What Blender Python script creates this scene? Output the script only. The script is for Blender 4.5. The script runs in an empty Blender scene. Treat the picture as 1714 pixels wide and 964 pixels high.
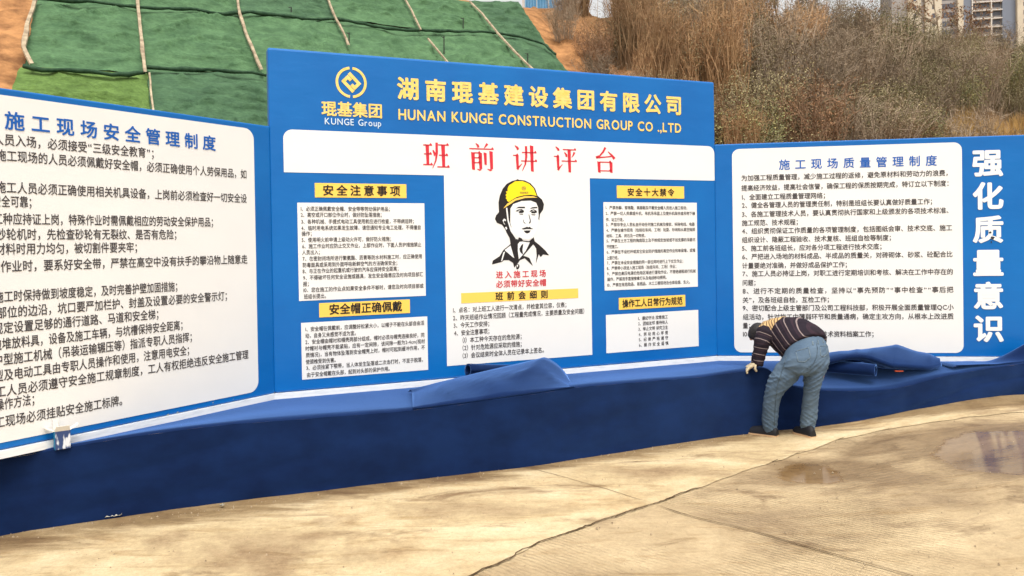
import bpy, bmesh, math, random
import numpy as np
from mathutils import Vector, Matrix, noise
from mathutils.geometry import tessellate_polygon

random.seed(7)
rng = np.random.default_rng(11)
R = math.radians
scene = bpy.context.scene
col = scene.collection

# ------------------------------------------------------------------ camera, sky, sun, exposure
F, PITCH, ROLL, CY, EYE = 1330.0, 0.0113, -0.0157, 422.6, 1.75
cam_d = bpy.data.cameras.new('camera')
cam = bpy.data.objects.new('camera', cam_d); col.objects.link(cam)
cam_d.sensor_width = 36.0
cam_d.lens = F / 1714.0 * 36.0
cam_d.shift_y = -(482.0 - CY) / 1714.0
cam_d.clip_start = 0.05; cam_d.clip_end = 3000
_fw = Vector((0, math.cos(PITCH), -math.sin(PITCH)))
_up = Vector((0, math.sin(PITCH), math.cos(PITCH)))
_rt = Vector((1, 0, 0))
_r2 = _rt * math.cos(ROLL) + _up * math.sin(ROLL)
_u2 = _up * math.cos(ROLL) - _rt * math.sin(ROLL)
_m = Matrix.Identity(4)
for i in range(3):
    _m[i][0] = _r2[i]; _m[i][1] = _u2[i]; _m[i][2] = -_fw[i]
_m[2][3] = EYE
cam.matrix_world = _m
scene.camera = cam

SUN_EL, SUN_AZ = R(66), R(168)          # azimuth measured from +Y towards +X
world = bpy.data.worlds.new('World'); scene.world = world
world.use_nodes = True
wn, wl = world.node_tree.nodes, world.node_tree.links
wn.clear()
sky = wn.new('ShaderNodeTexSky'); sky.sky_type = 'NISHITA'; sky.sun_disc = False
sky.sun_elevation = SUN_EL; sky.sun_rotation = SUN_AZ
sky.air_density = 1.0; sky.dust_density = 6.0; sky.ozone_density = 1.0
hs = wn.new('ShaderNodeHueSaturation'); hs.inputs['Saturation'].default_value = 0.10; hs.inputs['Value'].default_value = 1.3
wm = wn.new('ShaderNodeMix'); wm.data_type = 'RGBA'; wm.blend_type = 'MULTIPLY'
wm.inputs['Factor'].default_value = 1.0
wm.inputs[7].default_value = (1.0, 0.985, 0.955, 1)
bg = wn.new('ShaderNodeBackground'); bg.inputs['Strength'].default_value = 0.15
wo = wn.new('ShaderNodeOutputWorld')
wl.new(sky.outputs[0], hs.inputs['Color']); wl.new(hs.outputs[0], wm.inputs[6])
wl.new(wm.outputs[2], bg.inputs['Color']); wl.new(bg.outputs[0], wo.inputs[0])
sun_d = bpy.data.lights.new('sun', 'SUN'); sun_d.energy = 0.8; sun_d.angle = R(20); sun_d.color = (1, 0.96, 0.90)
sun = bpy.data.objects.new('sun', sun_d); col.objects.link(sun)
_sd = Vector((math.sin(SUN_AZ) * math.cos(SUN_EL), math.cos(SUN_AZ) * math.cos(SUN_EL), math.sin(SUN_EL)))
sun.rotation_euler = _sd.to_track_quat('Z', 'Y').to_euler()
vs = scene.view_settings
vs.view_transform = 'Standard'; vs.look = 'None'; vs.gamma = 1.0; vs.use_curve_mapping = False
vs.exposure = 0.48
scene.cycles.max_bounces = 6

# ------------------------------------------------------------------ helpers
def ray(px, py):
    """direction of the photograph's line of sight through a pixel, scaled to unit depth"""
    a = (px - 857.0) / F; b = -(py - CY) / F
    d = _fw + _r2 * a + _u2 * b
    return d

def at_depth(px, py, y):
    d = ray(px, py); t = y / d.y
    return Vector((d.x * t, y, EYE + d.z * t))

def smooth(t):
    t = max(0.0, min(1.0, t)); return t * t * (3 - 2 * t)

def ground_z(x, y):
    """yard rises gently to the right"""
    return 0.235 * smooth((x - 2.0) / 2.8)

def on_ground(px, py):
    z = 0.0
    for _ in range(12):
        d = ray(px, py); t = (z - EYE) / d.z
        x, y = d.x * t, d.y * t
        z = 0.5 * z + 0.5 * ground_z(x, y)
    return Vector((x, y, ground_z(x, y)))

def lin(r, g, b):
    f = lambda c: (c / 255.0) / 12.92 if c / 255.0 <= 0.04045 else ((c / 255.0 + 0.055) / 1.055) ** 2.4
    return (f(r), f(g), f(b), 1)

def mat(name, color, rough=0.6, spec=0.3, color2=None, scale=5.0, stretch=(1, 1, 1), detail=6, bump=0.0, bump_scale=30.0,
        bump_stretch=(1, 1, 1), lo=0.35, hi=0.65, sheen=0.0, bump_dist=0.01):
    m = bpy.data.materials.new(name); m.use_nodes = True
    n, l = m.node_tree.nodes, m.node_tree.links
    p = n['Principled BSDF']
    p.inputs['Roughness'].default_value = rough
    p.inputs['Specular IOR Level'].default_value = spec
    p.inputs['Base Color'].default_value = color
    tc = n.new('ShaderNodeTexCoord')
    if sheen:
        p.inputs['Sheen Weight'].default_value = sheen
        p.inputs['Sheen Roughness'].default_value = 0.4
    if color2:
        mp = n.new('ShaderNodeMapping'); mp.inputs['Scale'].default_value = stretch
        nz = n.new('ShaderNodeTexNoise'); nz.inputs['Scale'].default_value = scale; nz.inputs['Detail'].default_value = detail
        nz.inputs['Roughness'].default_value = 0.6
        cr = n.new('ShaderNodeValToRGB')
        cr.color_ramp.elements[0].position = lo; cr.color_ramp.elements[0].color = color
        cr.color_ramp.elements[1].position = hi; cr.color_ramp.elements[1].color = color2
        l.new(tc.outputs['Object'], mp.inputs[0]); l.new(mp.outputs[0], nz.inputs['Vector'])
        l.new(nz.outputs['Fac'], cr.inputs[0]); l.new(cr.outputs[0], p.inputs['Base Color'])
    if bump:
        mp = n.new('ShaderNodeMapping'); mp.inputs['Scale'].default_value = bump_stretch
        nz = n.new('ShaderNodeTexNoise'); nz.inputs['Scale'].default_value = bump_scale; nz.inputs['Detail'].default_value = 5
        bp = n.new('ShaderNodeBump'); bp.inputs['Strength'].default_value = bump; bp.inputs['Distance'].default_value = bump_dist
        l.new(tc.outputs['Object'], mp.inputs[0]); l.new(mp.outputs[0], nz.inputs['Vector'])
        l.new(nz.outputs['Fac'], bp.inputs['Height']); l.new(bp.outputs[0], p.inputs['Normal'])
    return m

def link(name, me, m, parent=None):
    me.name = name
    o = bpy.data.objects.new(name, me); col.objects.link(o)
    if m is not None:
        for mm in (m if isinstance(m, (list, tuple)) else [m]): me.materials.append(mm)
    if parent: o.parent = parent
    return o

def mesh(name, verts, faces, m, parent=None, smooth_shade=False, mi=None):
    me = bpy.data.meshes.new(name)
    me.from_pydata([tuple(v) for v in verts], [], faces)
    if smooth_shade:
        me.polygons.foreach_set('use_smooth', [True] * len(me.polygons))
    o = link(name, me, m, parent)
    if mi is not None: me.polygons.foreach_set('material_index', mi)
    me.update()
    return o

def tag(o, label=None, cat=None, group=None, kind=None):
    if label: o['label'] = label
    if cat: o['category'] = cat
    if group: o['group'] = group
    if kind: o['kind'] = kind
    return o

def thing(name, loc, label, cat, group=None, rotz=0):
    o = bpy.data.objects.new(name, None); col.objects.link(o)
    o.location = loc; o.rotation_euler = (0, 0, rotz); o.empty_display_size = 0.2
    return tag(o, label, cat, group)

class MB:
    """collects boxes, tubes, grids into one mesh"""
    def __init__(s): s.v = []; s.f = []; s.mi = []
    def add(s, v, f, mi=0):
        b = len(s.v); s.v += [tuple(p) for p in v]; s.f += [tuple(i + b for i in q) for q in f]; s.mi += [mi] * len(f)
    def box(s, x0, x1, y0, y1, z0, z1, mi=0):
        v = [(x, y, z) for x in (x0, x1) for y in (y0, y1) for z in (z0, z1)]
        s.add(v, [(0, 1, 3, 2), (4, 6, 7, 5), (0, 4, 5, 1), (2, 3, 7, 6), (0, 2, 6, 4), (1, 5, 7, 3)], mi)
    def tube(s, pts, rad, n=8, mi=0, cap=True):
        pts = [Vector(p) for p in pts]
        rads = rad if isinstance(rad, (list, tuple)) else [rad] * len(pts)
        rings = []
        for i, p in enumerate(pts):
            t = (pts[min(i + 1, len(pts) - 1)] - pts[max(i - 1, 0)]).normalized()
            a = t.cross(Vector((0, 0, 1)));
            if a.length < 0.05: a = t.cross(Vector((0, 1, 0)))
            a.normalize(); b = t.cross(a)
            rings.append([p + a * (math.cos(k * 2 * math.pi / n) * rads[i]) + b * (math.sin(k * 2 * math.pi / n) * rads[i]) for k in range(n)])
        v = [q for r_ in rings for q in r_]
        f = [(i * n + k, i * n + (k + 1) % n, (i + 1) * n + (k + 1) % n, (i + 1) * n + k) for i in range(len(pts) - 1) for k in range(n)]
        if cap: f += [tuple(range(n))[::-1], tuple((len(pts) - 1) * n + k for k in range(n))]
        s.add(v, f, mi)
    def grid(s, rows, mi=0):
        n = len(rows[0]); v = [p for r_ in rows for p in r_]
        f = [(i * n + k, i * n + k + 1, (i + 1) * n + k + 1, (i + 1) * n + k) for i in range(len(rows) - 1) for k in range(n - 1)]
        s.add(v, f, mi)
    def build(s, name, m, parent=None, smooth_shade=False):
        return mesh(name, s.v, s.f, m, parent, smooth_shade, s.mi if isinstance(m, (list, tuple)) else None)

def solidify(o, t, offset=-1):
    md = o.modifiers.new('thickness', 'SOLIDIFY'); md.thickness = t; md.offset = offset
    return o

# ------------------------------------------------------------------ materials
M = {}
M['blue'] = mat('printed_blue_vinyl', lin(4, 105, 180), 0.34, 0.35, lin(2, 93, 167), 0.9, (1, 1, 1), 3, bump=0.22, bump_scale=3.0, bump_stretch=(1, 1, 2.2), lo=0.3, hi=0.7, bump_dist=0.02)
M['white'] = mat('printed_white_vinyl', (0.80, 0.79, 0.77, 1), 0.42, 0.35, (0.75, 0.745, 0.735, 1), 0.8, bump=0.2, bump_scale=2.5, lo=0.3, hi=0.7, bump_dist=0.02)
M['gold'] = mat('pale_gold_print', lin(240, 210, 128), 0.5, 0.3, lin(236, 196, 96), 22.0, detail=2)
M['plate'] = mat('yellow_print', lin(246, 202, 92), 0.5, 0.3)
M['ink'] = mat('black_print', lin(34, 30, 32), 0.5, 0.3)
M['grey_ink'] = mat('dark_grey_print', lin(66, 62, 64), 0.5, 0.3)
M['red'] = mat('red_print', lin(204, 44, 58), 0.5, 0.3)
M['title_blue'] = mat('blue_print', lin(22, 92, 176), 0.5, 0.3)
M['white_ink'] = mat('white_print', (0.8, 0.8, 0.79, 1), 0.5, 0.3)
M['pale_ink'] = mat('pale_blue_print', lin(205, 222, 235), 0.5, 0.3)
M['helmet_yellow'] = mat('helmet_yellow_print', lin(250, 216, 30), 0.5, 0.3)
M['trim'] = mat('white_trim_strip', (0.78, 0.79, 0.80, 1), 0.35, 0.4, (0.62, 0.64, 0.67, 1), 9.0, (1, 1, 6), 4, lo=0.45, hi=0.75)
M['timber'] = mat('raw_timber', lin(150, 120, 84), 0.8, 0.2, lin(120, 92, 62), 8, (1, 1, 8))

# ------------------------------------------------------------------ lettering
GC = {}
def glyph(ch, bold):
    key = ch
    if key in GC: return GC[key]
    cu = bpy.data.curves.new('glyph', 'FONT'); cu.body = ch; cu.size = 1.0; cu.resolution_u = 3; cu.offset = 0.0
    cu.fill_mode = 'FRONT'
    o = bpy.data.objects.new('glyph', cu); col.objects.link(o)
    dg = bpy.context.evaluated_depsgraph_get()
    me = bpy.data.meshes.new_from_object(o.evaluated_get(dg))
    n = len(me.vertices); co = np.empty(n * 3); me.vertices.foreach_get('co', co); co = co.reshape(-1, 3)
    fs = [tuple(p.vertices) for p in me.polygons]
    col.objects.unlink(o); bpy.data.objects.remove(o); bpy.data.curves.remove(cu); bpy.data.meshes.remove(me)
    if ord(ch) > 0x2000:
        adv, x0 = 1.0, 0.0
        if ch in '“”': adv = 0.55; x0 = (co[:, 0].min() + co[:, 0].max()) / 2 - 0.275 if n else 0.0
    else:
        if n: adv = co[:, 0].max() - co[:, 0].min() + 0.11; x0 = co[:, 0].min() - 0.055
        else: adv, x0 = 0.36, 0.0
    GC[key] = (co, fs, adv, x0)
    return GC[key]
# vertical middle of a CJK glyph in the fallback face
_c = glyph('国', 0.0)[0]; CJK_MID = (_c[:, 1].min() + _c[:, 1].max()) / 2; CJK_X = (_c[:, 0].min() + _c[:, 0].max()) / 2 - 0.5
_hc = _c[:, 1].max() - _c[:, 1].min()
_c = glyph('H', 0.0)[0]; CAP_MID = (_c[:, 1].min() + _c[:, 1].max()) / 2; CAP_H = _c[:, 1].max() - _c[:, 1].min()

class Ink:
    """flat lettering in a board's own (s, z) plane"""
    def __init__(s): s.v = []; s.f = []
    def put(s, co, fs, ox, oz, sx, sz, fat=0.0):
        # heavy faces: the outline is printed several times round a small circle, each copy a hair in front of the last
        n = 1 if fat < 0.003 else (4 if fat < 0.018 else 10)
        for k in range(n):
            a = 2 * math.pi * k / n
            dx, dz = (fat * math.cos(a), fat * math.sin(a)) if n > 1 else (0, 0)
            b = len(s.v)
            s.v += [(ox + (x + dx) * sx, -k * 0.00012, oz + (y + dz) * sz) for x, y, _ in co]
            s.f += [tuple(i + b for i in q) for q in fs]
    def row(s, text, s0, s1, z, em, bold=0.0, prefix='', latin=False):
        """text spans s0..s1; characters drawn em high; prefix runs on to the left at the same pitch"""
        gs = [glyph(c, bold) for c in text]
        total = sum(g[2] for g in gs)
        k = (s1 - s0) / total
        sx = min(k, em) if not latin else k * 0.92
        mid = CAP_MID if latin else CJK_MID
        def place(chars, start):
            x = start
            for c in chars:
                co, fs, adv, x0 = glyph(c, bold)
                if len(co):
                    pad = (adv * k - adv * sx) / 2
                    xo = x + pad - x0 * sx - (CJK_X * sx if ord(c) > 0x2000 and adv == 1.0 and c not in '，；：、。' else 0)
                    if ord(c) < 0x2000 and not latin:
                        s.put(co, fs, xo, z - CAP_MID * em, sx, em, bold)
                    else:
                        s.put(co, fs, xo, z - mid * em, sx, em, bold)
                x += adv * k
        place(text, s0)
        if prefix:
            w = sum(glyph(c, bold)[2] for c in prefix) * k
            place(prefix, s0 - w)
    def poly(s, pts):
        tri = tessellate_polygon([[Vector((p[0], p[1], 0)) for p in pts]])
        b = len(s.v)
        s.v += [(p[0], 0.0, p[1]) for p in pts]
        s.f += [tuple(i + b for i in t) for t in tri]
    def build(s, name, m, parent, lift):
        # every face turned to the front (-Y)
        o = mesh(name, [(a, y - lift, c) for a, y, c in s.v], s.f, m, parent)
        bm = bmesh.new(); bm.from_mesh(o.data)
        for f in bm.faces:
            f.normal_update()
            if f.normal.y > 0: f.normal_flip()
        bm.to_mesh(o.data); bm.free()
        return o

def round_rect(x0, x1, z0, z1, r, corners=(1, 1, 1, 1)):
    """corners: top-left, top-right, bottom-right, bottom-left"""
    pts = []
    for (cx, cz, a0, on) in ((x0 + r, z1 - r, 180, corners[0]), (x1 - r, z1 - r, 90, corners[1]), (x1 - r, z0 + r, 0, corners[2]), (x0 + r, z0 + r, -90, corners[3])):
        if on:
            for k in range(9):
                a = R(a0 - k * 90 / 8); pts.append((cx + r * math.cos(a), cz + r * math.sin(a)))
        else:
            sx = -1 if a0 in (180, -90) else 1; sz = 1 if a0 in (180, 90) else -1
            pts.append((cx + sx * r, cz + sz * r))
    return pts

class Board:
    """an upright panel whose printed face runs from A in direction ang"""
    def __init__(s, name, A, ang, label, cat='notice board'):
        s.A = Vector((A[0], A[1], 0)); s.u = Vector((math.cos(ang), math.sin(ang), 0)); s.n = Vector((math.sin(ang), -math.cos(ang), 0))
        s.o = thing(name, s.A, label, cat, None, ang)
    def at(s, px, py):
        d = ray(px, py); o = Vector((0, 0, EYE))
        t = (s.A - o).dot(s.n) / d.dot(s.n)
        p = o + d * t
        return ((p - s.A).dot(s.u), p.z)

ZB, ZW, ZC = 0.50, 2.743, 3.388
P1, P2 = Vector((-1.9744, 6.5168)), Vector((2.1226, 8.2415))
ANG_C = math.atan2(P2.y - P1.y, P2.x - P1.x); LEN_C = (P2 - P1).length
ANG_L, ANG_R = 0.9904, -0.134
LEN_W = 3.35

def panel_mesh(b, s0, s1, z0, z1, m, depth=0.09, r=0.012):
    bm = bmesh.new()
    mb = MB(); mb.box(s0, s1, 0.0, depth, z0, z1)
    o = mb.build('panel', m, b)
    bv = o.modifiers.new('edge', 'BEVEL'); bv.width = r; bv.segments = 3
    bm.free()
    return o

def conv(z, off, scale):  # zoom coordinates -> photograph pixels
    return (off[0] + z[0] / scale, off[1] + z[1] / scale)

def rows(b, ink, data, off, scale, em, bold=0.014, squash=1.0):
    for it in data:
        text, a, c = it[:3]; prefix = it[3] if len(it) > 3 else ''
        s0, z0 = b.at(*conv(a, off, scale)); s1, z1 = b.at(*conv(c, off, scale))
        ink.row(text, s0, s1, (z0 + z1) / 2, em, bold, prefix)

def quad_rect(b, q, off, scale):
    p = [b.at(*conv(z, off, scale)) for z in q]
    return ((p[0][0] + p[3][0]) / 2, (p[1][0] + p[2][0]) / 2, (p[2][1] + p[3][1]) / 2, (p[0][1] + p[1][1]) / 2)

# ---- left wing
dL = Vector((math.cos(ANG_L), math.sin(ANG_L)))
LA = P1 - dL * LEN_W
left = Board('notice_board', LA, ANG_L, 'blue wing board with the white sheet of safety rules, cut off at its left')
panel_mesh(left.o, 0, LEN_W + 0.012, ZB + 0.05, ZW, M['blue'])
Z1, Z2 = ((0, 140), 3.707), ((0, 400), 2.536)
sR = (left.at(428, 300)[0] + left.at(430, 640)[0]) / 2
zT = (left.at(20, 161)[1] + left.at(400, 213)[1]) / 2
zB_ = (left.at(10, 733)[1] + left.at(400, 666)[1]) / 2
t0, zt0 = left.at(*conv((5, 218), *Z1)); t1, zt1 = left.at(*conv((1350, 382), *Z1))
sL = t0 - (sR - t1)
ink = Ink(); ink.poly(round_rect(sL, sR, zB_, zT, 0.085)); sheet = ink.build('white_sheet', M['white'], left.o, 0.002)
ink = Ink(); ink.row('施工现场安全管理制度', t0, t1, (zt0 + zt1) / 2, 0.118, 0.022); ink.build('heading', M['title_blue'], sheet, 0.004)
ink = Ink()
EML = 0.076
rows(left, ink, [
    ('员入场，必须接受“三级安全教育”；', (22, 343), (985, 442), '1、作业人'),
    ('工现场的人员必须佩戴好安全帽，必须正确使用个人劳保用品，如', (38, 436), (1530, 573), '2、进入施'),
    ('工人员必须正确使用相关机具设备，上岗前必须检查好一切安全设', (36, 630), (1530, 725), '3、进场施'),
    ('全可靠；', (5, 727), (228, 742), '备是否安'),
    ('种应持证上岗，特殊作业时需佩戴相应的劳动安全保护用品；', (15, 825), (1345, 872), '4、特殊工'),
    ('轮机时，先检查砂轮有无裂纹、是否有危险；', (36, 925), (1122, 946), '5、使用砂')], *Z1, EML)
rows(left, ink, [
    ('料时用力均匀，被切割件要夹牢；', (22, 38), (602, 40), '6、切割材'),
    ('作业时，要系好安全带，严禁在高空中没有扶手的攀沿物上随意走', (0, 105), (1050, 96), '7、高空'),
    ('工时保持做到坡度稳定，及时完善护壁加固措施；', (14, 236), (770, 208), '8、基坑施'),
    ('位的边沿，坑口要严加栏护、封盖及设置必要的安全警示灯；', (28, 299), (980, 250), '9、危险部'),
    ('定设置足够的通行道路、马道和安全梯；', (12, 369), (692, 325), '10、按规'),
    ('堆放料具，设备及施工车辆，与坑槽保持安全距离；', (6, 431), (792, 376), '11、坑边'),
    ('型施工机械（吊装运输辗压等）指派专职人员指挥；', (12, 498), (832, 425), '12、大中'),
    ('及电动工具由专职人员操作和使用，注意用电安全；', (14, 563), (820, 482), '13、大型'),
    ('人员必须遵守安全施工规章制度，工人有权拒绝违反安全施工管理', (25, 629), (1054, 501), '14、施工'),
    ('作方法；', (16, 693), (168, 684), '制度的操'),
    ('现场必须挂贴安全施工标牌。', (20, 761), (540, 692), '15、施工')], *Z2, EML)
ink.build('rule_lettering', M['grey_ink'], sheet, 0.004)
mb = MB(); mb.box(0, LEN_W + 0.006, -0.018, 0.09, ZB, ZB + 0.048); mb.build('base_trim', M['trim'], left.o)

# ---- centre board
cen = Board('notice_board', P1, ANG_C, 'tall blue centre board with gold company name and a helmeted worker portrait')
panel_mesh(cen.o, 0, LEN_C, ZB + 0.05, ZC, M['blue'], 0.11, 0.02)
Z3, Z4, Z5, Z6, Z7 = ((440, 70), 3.708), ((820, 100), 4.015), ((480, 290), 2.604), ((740, 290), 2.923), ((1000, 290), 3.01)
bx0, bz1 = cen.at(*conv((126, 590), *Z3)); _, zc_a = cen.at(*conv((600, 563), *Z3)); _, zc_b = cen.at(*conv((900, 556), *Z4))
bx1, _ = cen.at(*conv((1508, 690), *Z4)); zbar1 = (zc_a + zc_b) / 2
_, za = cen.at(*conv((600, 824), *Z3)); _, zb = cen.at(*conv((1100, 799), *Z4)); zbar0 = (za + zb) / 2
cx0 = (cen.at(741, 300)[0] + cen.at(750, 600)[0]) / 2; cx1 = (cen.at(986, 300)[0] + cen.at(992, 585)[0]) / 2
cz0 = (cen.at(760, 612)[1] + cen.at(985, 594)[1]) / 2
top = round_rect(bx0, bx1, zbar0, zbar1, 0.075, (1, 1, 0, 0))
pts = top[:-2] + [(bx1, zbar0), (cx1, zbar0), (cx1, cz0), (cx0, cz0), (cx0, zbar0), (bx0, zbar0)]
ink = Ink(); ink.poly(pts); tsheet = ink.build('white_sheet', M['white'], cen.o, 0.002)

# company emblem: two half rings and two interlocking hooks
ecx, ecz = cen.at(*conv((548, 252), *Z3)); er = (cen.at(*conv((645, 258), *Z3))[0] - cen.at(*conv((452, 246), *Z3))[0]) / 2
ink = Ink()
for a0, a1 in ((-84, 84), (96, 264)):
    outer = [(ecx + er * math.cos(R(a)), ecz + er * math.sin(R(a))) for a in np.linspace(a0, a1, 25)]
    inner = [(ecx + er * 0.835 * math.cos(R(a)), ecz + er * 0.835 * math.sin(R(a))) for a in np.linspace(a1, a0, 25)]
    ink.poly(outer + inner)
hook = [(-0.66, 0.05), (-0.22, 0.49), (0.06, 0.21), (-0.09, 0.06), (-0.22, 0.19), (-0.36, 0.05), (0.22, -0.53), (0.06, -0.69)]
for sgn in (1, -1):
    ink.poly([(ecx + sgn * x * er * 0.98, ecz + sgn * z * er * 0.98) for x, z in hook])
ink.build('company_emblem', M['gold'], cen.o, 0.003)
def textline(b, name, text, a, c, zo_a, zo_c, em, bold, m, parent, lift, latin=False):
    s0, z0 = b.at(*conv(a, *zo_a)); s1, z1 = b.at(*conv(c, *zo_c))
    k = Ink(); k.row(text, s0, s1, (z0 + z1) / 2, em, bold, latin=latin)
    return k.build(name, m, parent, lift)
textline(cen, 'emblem_name', '琨基集团', (362, 414), (744, 432), Z3, Z3, 0.132, 0.024, M['gold'], cen.o, 0.003)
textline(cen, 'emblem_english_name', 'KUNGE Group', (380, 495), (737, 503), Z3, Z3, 0.053 / CAP_H, 0.008, M['pale_ink'], cen.o, 0.003, True)
textline(cen, 'company_name', '湖南琨基建设集团有限公司', (815, 300), (1305, 302), Z3, Z4, 0.202, 0.034, M['gold'], cen.o, 0.003)
textline(cen, 'english_name', 'HUNAN KUNGE CONSTRUCTION GROUP CO .,LTD', (836, 462), (1288, 449), Z3, Z4, 0.088 / CAP_H, 0.022, M['gold'], cen.o, 0.003, True)

# red heading in a Song-style face, stroke by stroke
class Song:
    def __init__(s): s.p = []
    def h(s, x0, x1, y):
        s.p.append([(x0, y - 2.2), (x1, y - 2.2), (x1, y + 2.2), (x0, y + 2.2)])
        s.p.append([(x1 - 10, y + 2.2), (x1, y + 2.2), (x1 - 5, y + 8)])
    def v(s, x, y1, y0, w=11):
        s.p.append([(x - w / 2, y0 + 2), (x + w / 2, y0), (x + w / 2, y1), (x - w / 2 - 3, y1 + 3)])
    def t(s, *q):
        L, Rr = [], []
        for i, (x, y, w) in enumerate(q):
            a = q[max(i - 1, 0)]; c = q[min(i + 1, len(q) - 1)]
            dx, dy = c[0] - a[0], c[1] - a[1]; n = math.hypot(dx, dy) or 1
            L.append((x - dy / n * w / 2, y + dx / n * w / 2)); Rr.append((x + dy / n * w / 2, y - dx / n * w / 2))
        s.p.append(L + Rr[::-1])
def song(ch):
    g = Song()
    if ch == '班':
        g.h(3, 35, 87); g.h(5, 34, 55); g.h(2, 37, 17); g.v(19, 87, 17, 10)
        g.t((38, 70, 4), (44, 58, 9), (43, 48, 3)); g.t((52, 97, 9), (52, 60, 9), (48, 32, 6), (36, 4, 2))
        g.h(57, 97, 89); g.h(60, 94, 52); g.h(53, 99, 10); g.v(77, 89, 10)
    elif ch == '前':
        g.t((28, 99, 3), (36, 92, 8), (38, 84, 9)); g.t((73, 99, 9), (66, 90, 6), (60, 82, 2)); g.h(3, 97, 79)
        g.v(18, 64, 1); g.h(18, 46, 64); g.v(46, 64, 5); g.t((46, 5, 9), (42, 1, 6), (32, 5, 2)); g.h(18, 46, 46); g.h(18, 46, 28)
        g.v(65, 64, 20, 9); g.v(88, 70, 5); g.t((88, 5, 9), (82, 1, 7), (71, 6, 2))
    elif ch in '讲评':
        g.t((10, 97, 3), (20, 89, 9), (23, 82, 9)); g.h(2, 24, 60); g.v(20, 60, 12, 9); g.t((18, 8, 10), (26, 18, 6), (38, 30, 2))
        if ch == '讲':
            g.h(38, 97, 72); g.h(34, 99, 40); g.t((55, 96, 9), (55, 56, 9), (51, 28, 6), (38, 2, 2)); g.v(79, 97, 0)
        else:
            g.h(40, 96, 87); g.t((46, 77, 3), (53, 69, 8), (56, 60, 8)); g.t((89, 78, 9), (84, 67, 6), (77, 58, 2)); g.h(34, 99, 43); g.v(68, 87, -1)
    else:
        g.t((52, 100, 9), (42, 82, 8), (26, 66, 6), (10, 60, 9)); g.t((12, 59, 7), (50, 62, 5), (80, 66, 5)); g.t((63, 84, 3), (80, 70, 8), (92, 56, 12))
        g.v(24, 42, 0); g.v(77, 42, 0); g.h(24, 77, 42); g.h(24, 77, 8)
    return g.p
ink = Ink()
for ch, (px, py), w in (('班', (730, 261), 0), ('前', (806, 263), 0), ('讲', (878.5, 265.5), 0), ('评', (946, 267), 0), ('台', (1012.5, 268.5), 0)):
    s_, z_ = cen.at(px, py); S = 0.00252
    for k, pl in enumerate(song(ch)):
        ink.poly([(s_ + (x - 50) * S, z_ + (y - 49) * S * 0.98) for x, y in pl])
ink.build('heading', M['red'], tsheet, 0.004)

def plate(b, q, zo, text, a, c, em, name='title_plate', bold=0.022, m='plate', lift=0.003):
    x0, x1, z0, z1 = quad_rect(b, q, *zo)
    k = Ink(); k.poly([(x0, z0), (x1, z0), (x1, z1), (x0, z1)]); o = k.build(name, M[m], b.o, lift)
    textline(b, 'plate_lettering', text, a, c, zo, zo, em, bold, M['ink'], o, lift + 0.002)
    return o
def rule_sheet(b, q, zo, data, em, bold=0.014):
    x0, x1, z0, z1 = quad_rect(b, q, *zo)
    k = Ink(); k.poly([(x0, z0), (x1, z0), (x1, z1), (x0, z1)]); o = k.build('rule_sheet', M['white'], b.o, 0.002)
    k = Ink(); rows(b, k, data, *zo, em, bold); k.build('rule_lettering', M['grey_ink'], o, 0.004)
    return o
plate(cen, [(122, 42), (520, 48), (522, 108), (122, 105)], Z5, '安全注意事项', (150, 75), (500, 78), 0.094)
rule_sheet(cen, [(42, 127), (597, 132), (608, 532), (57, 558)], Z5, [
    ('1、必须正确佩戴安全帽、安全带等劳动保护用品；', (60, 155), (460, 156)),
    ('2、高空或开口部位作业时，做好防坠落措施；', (60, 181), (424, 182)),
    ('3、各种机械、手提式电动工具使用前应进行检查，不带病运转；', (62, 209), (564, 211)),
    ('4、临时用电系统如果发生故障，请您通知专业电工处理，不得擅自', (62, 236), (585, 239)),
    ('操作；', (64, 263), (120, 264)),
    ('5、使用明火前申请上级动火许可，做好防火措施；', (64, 291), (465, 286)),
    ('6、施工作业时应防止交叉作业，上部作业时，下面人员护措施禁止', (66, 318), (587, 311)),
    ('人员出入；', (66, 345), (155, 344)),
    ('7、在密封闭场所进行聚氨酯、沥青等防水材料施工时，应正确使用', (68, 373), (590, 362)),
    ('防毒面具或采用到外面呼吸新鲜空气的方法确保安全；', (68, 400), (492, 391)),
    ('8、与正在作业的起重机或行驶的汽车应保持安全距离；', (68, 427), (497, 416)),
    ('9、不得破坏任何安全设施或器具，发生安全隐患应及时向项目部汇', (70, 456), (594, 440)),
    ('报；', (70, 483), (108, 482)),
    ('10、您在施工的作业点如果安全条件不够时，请您及时向项目部或', (72, 509), (596, 491)),
    ('班组长提出。', (74, 538), (182, 534))], 0.043)
plate(cen, [(140, 568), (536, 547), (537, 607), (142, 630)], Z5, '安全帽正确佩戴', (183, 596), (503, 578), 0.094)
rule_sheet(cen, [(61, 655), (611, 621), (617, 853), (68, 903)], Z5, [
    ('1、安全帽在佩戴前，应调整好松紧大小，以帽子不能在头部自由活', (80, 682), (599, 650)),
    ('动，自身又未感觉不适为宜。', (80, 709), (312, 695)),
    ('2、安全帽由帽衬和帽壳两部分组成，帽衬必须与帽壳连接良好，同', (80, 738), (600, 703)),
    ('时帽衬与帽壳不能紧贴，应有一定间隙，该间隙一般为2-4cm(视材', (80, 767), (602, 729)),
    ('质情况)，当有物体坠落到安全帽壳上时，帽衬可起到缓冲作用，不', (82, 795), (602, 757)),
    ('使颈椎受到伤害。', (82, 823), (224, 812)),
    ('3、必须拴紧下颚带，当人体发生坠落或二次击打时，不至于脱落，', (84, 851), (604, 809)),
    ('由于安全帽戴在头部，起到对头部的保护作用。', (86, 880), (459, 850))], 0.043)
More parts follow.
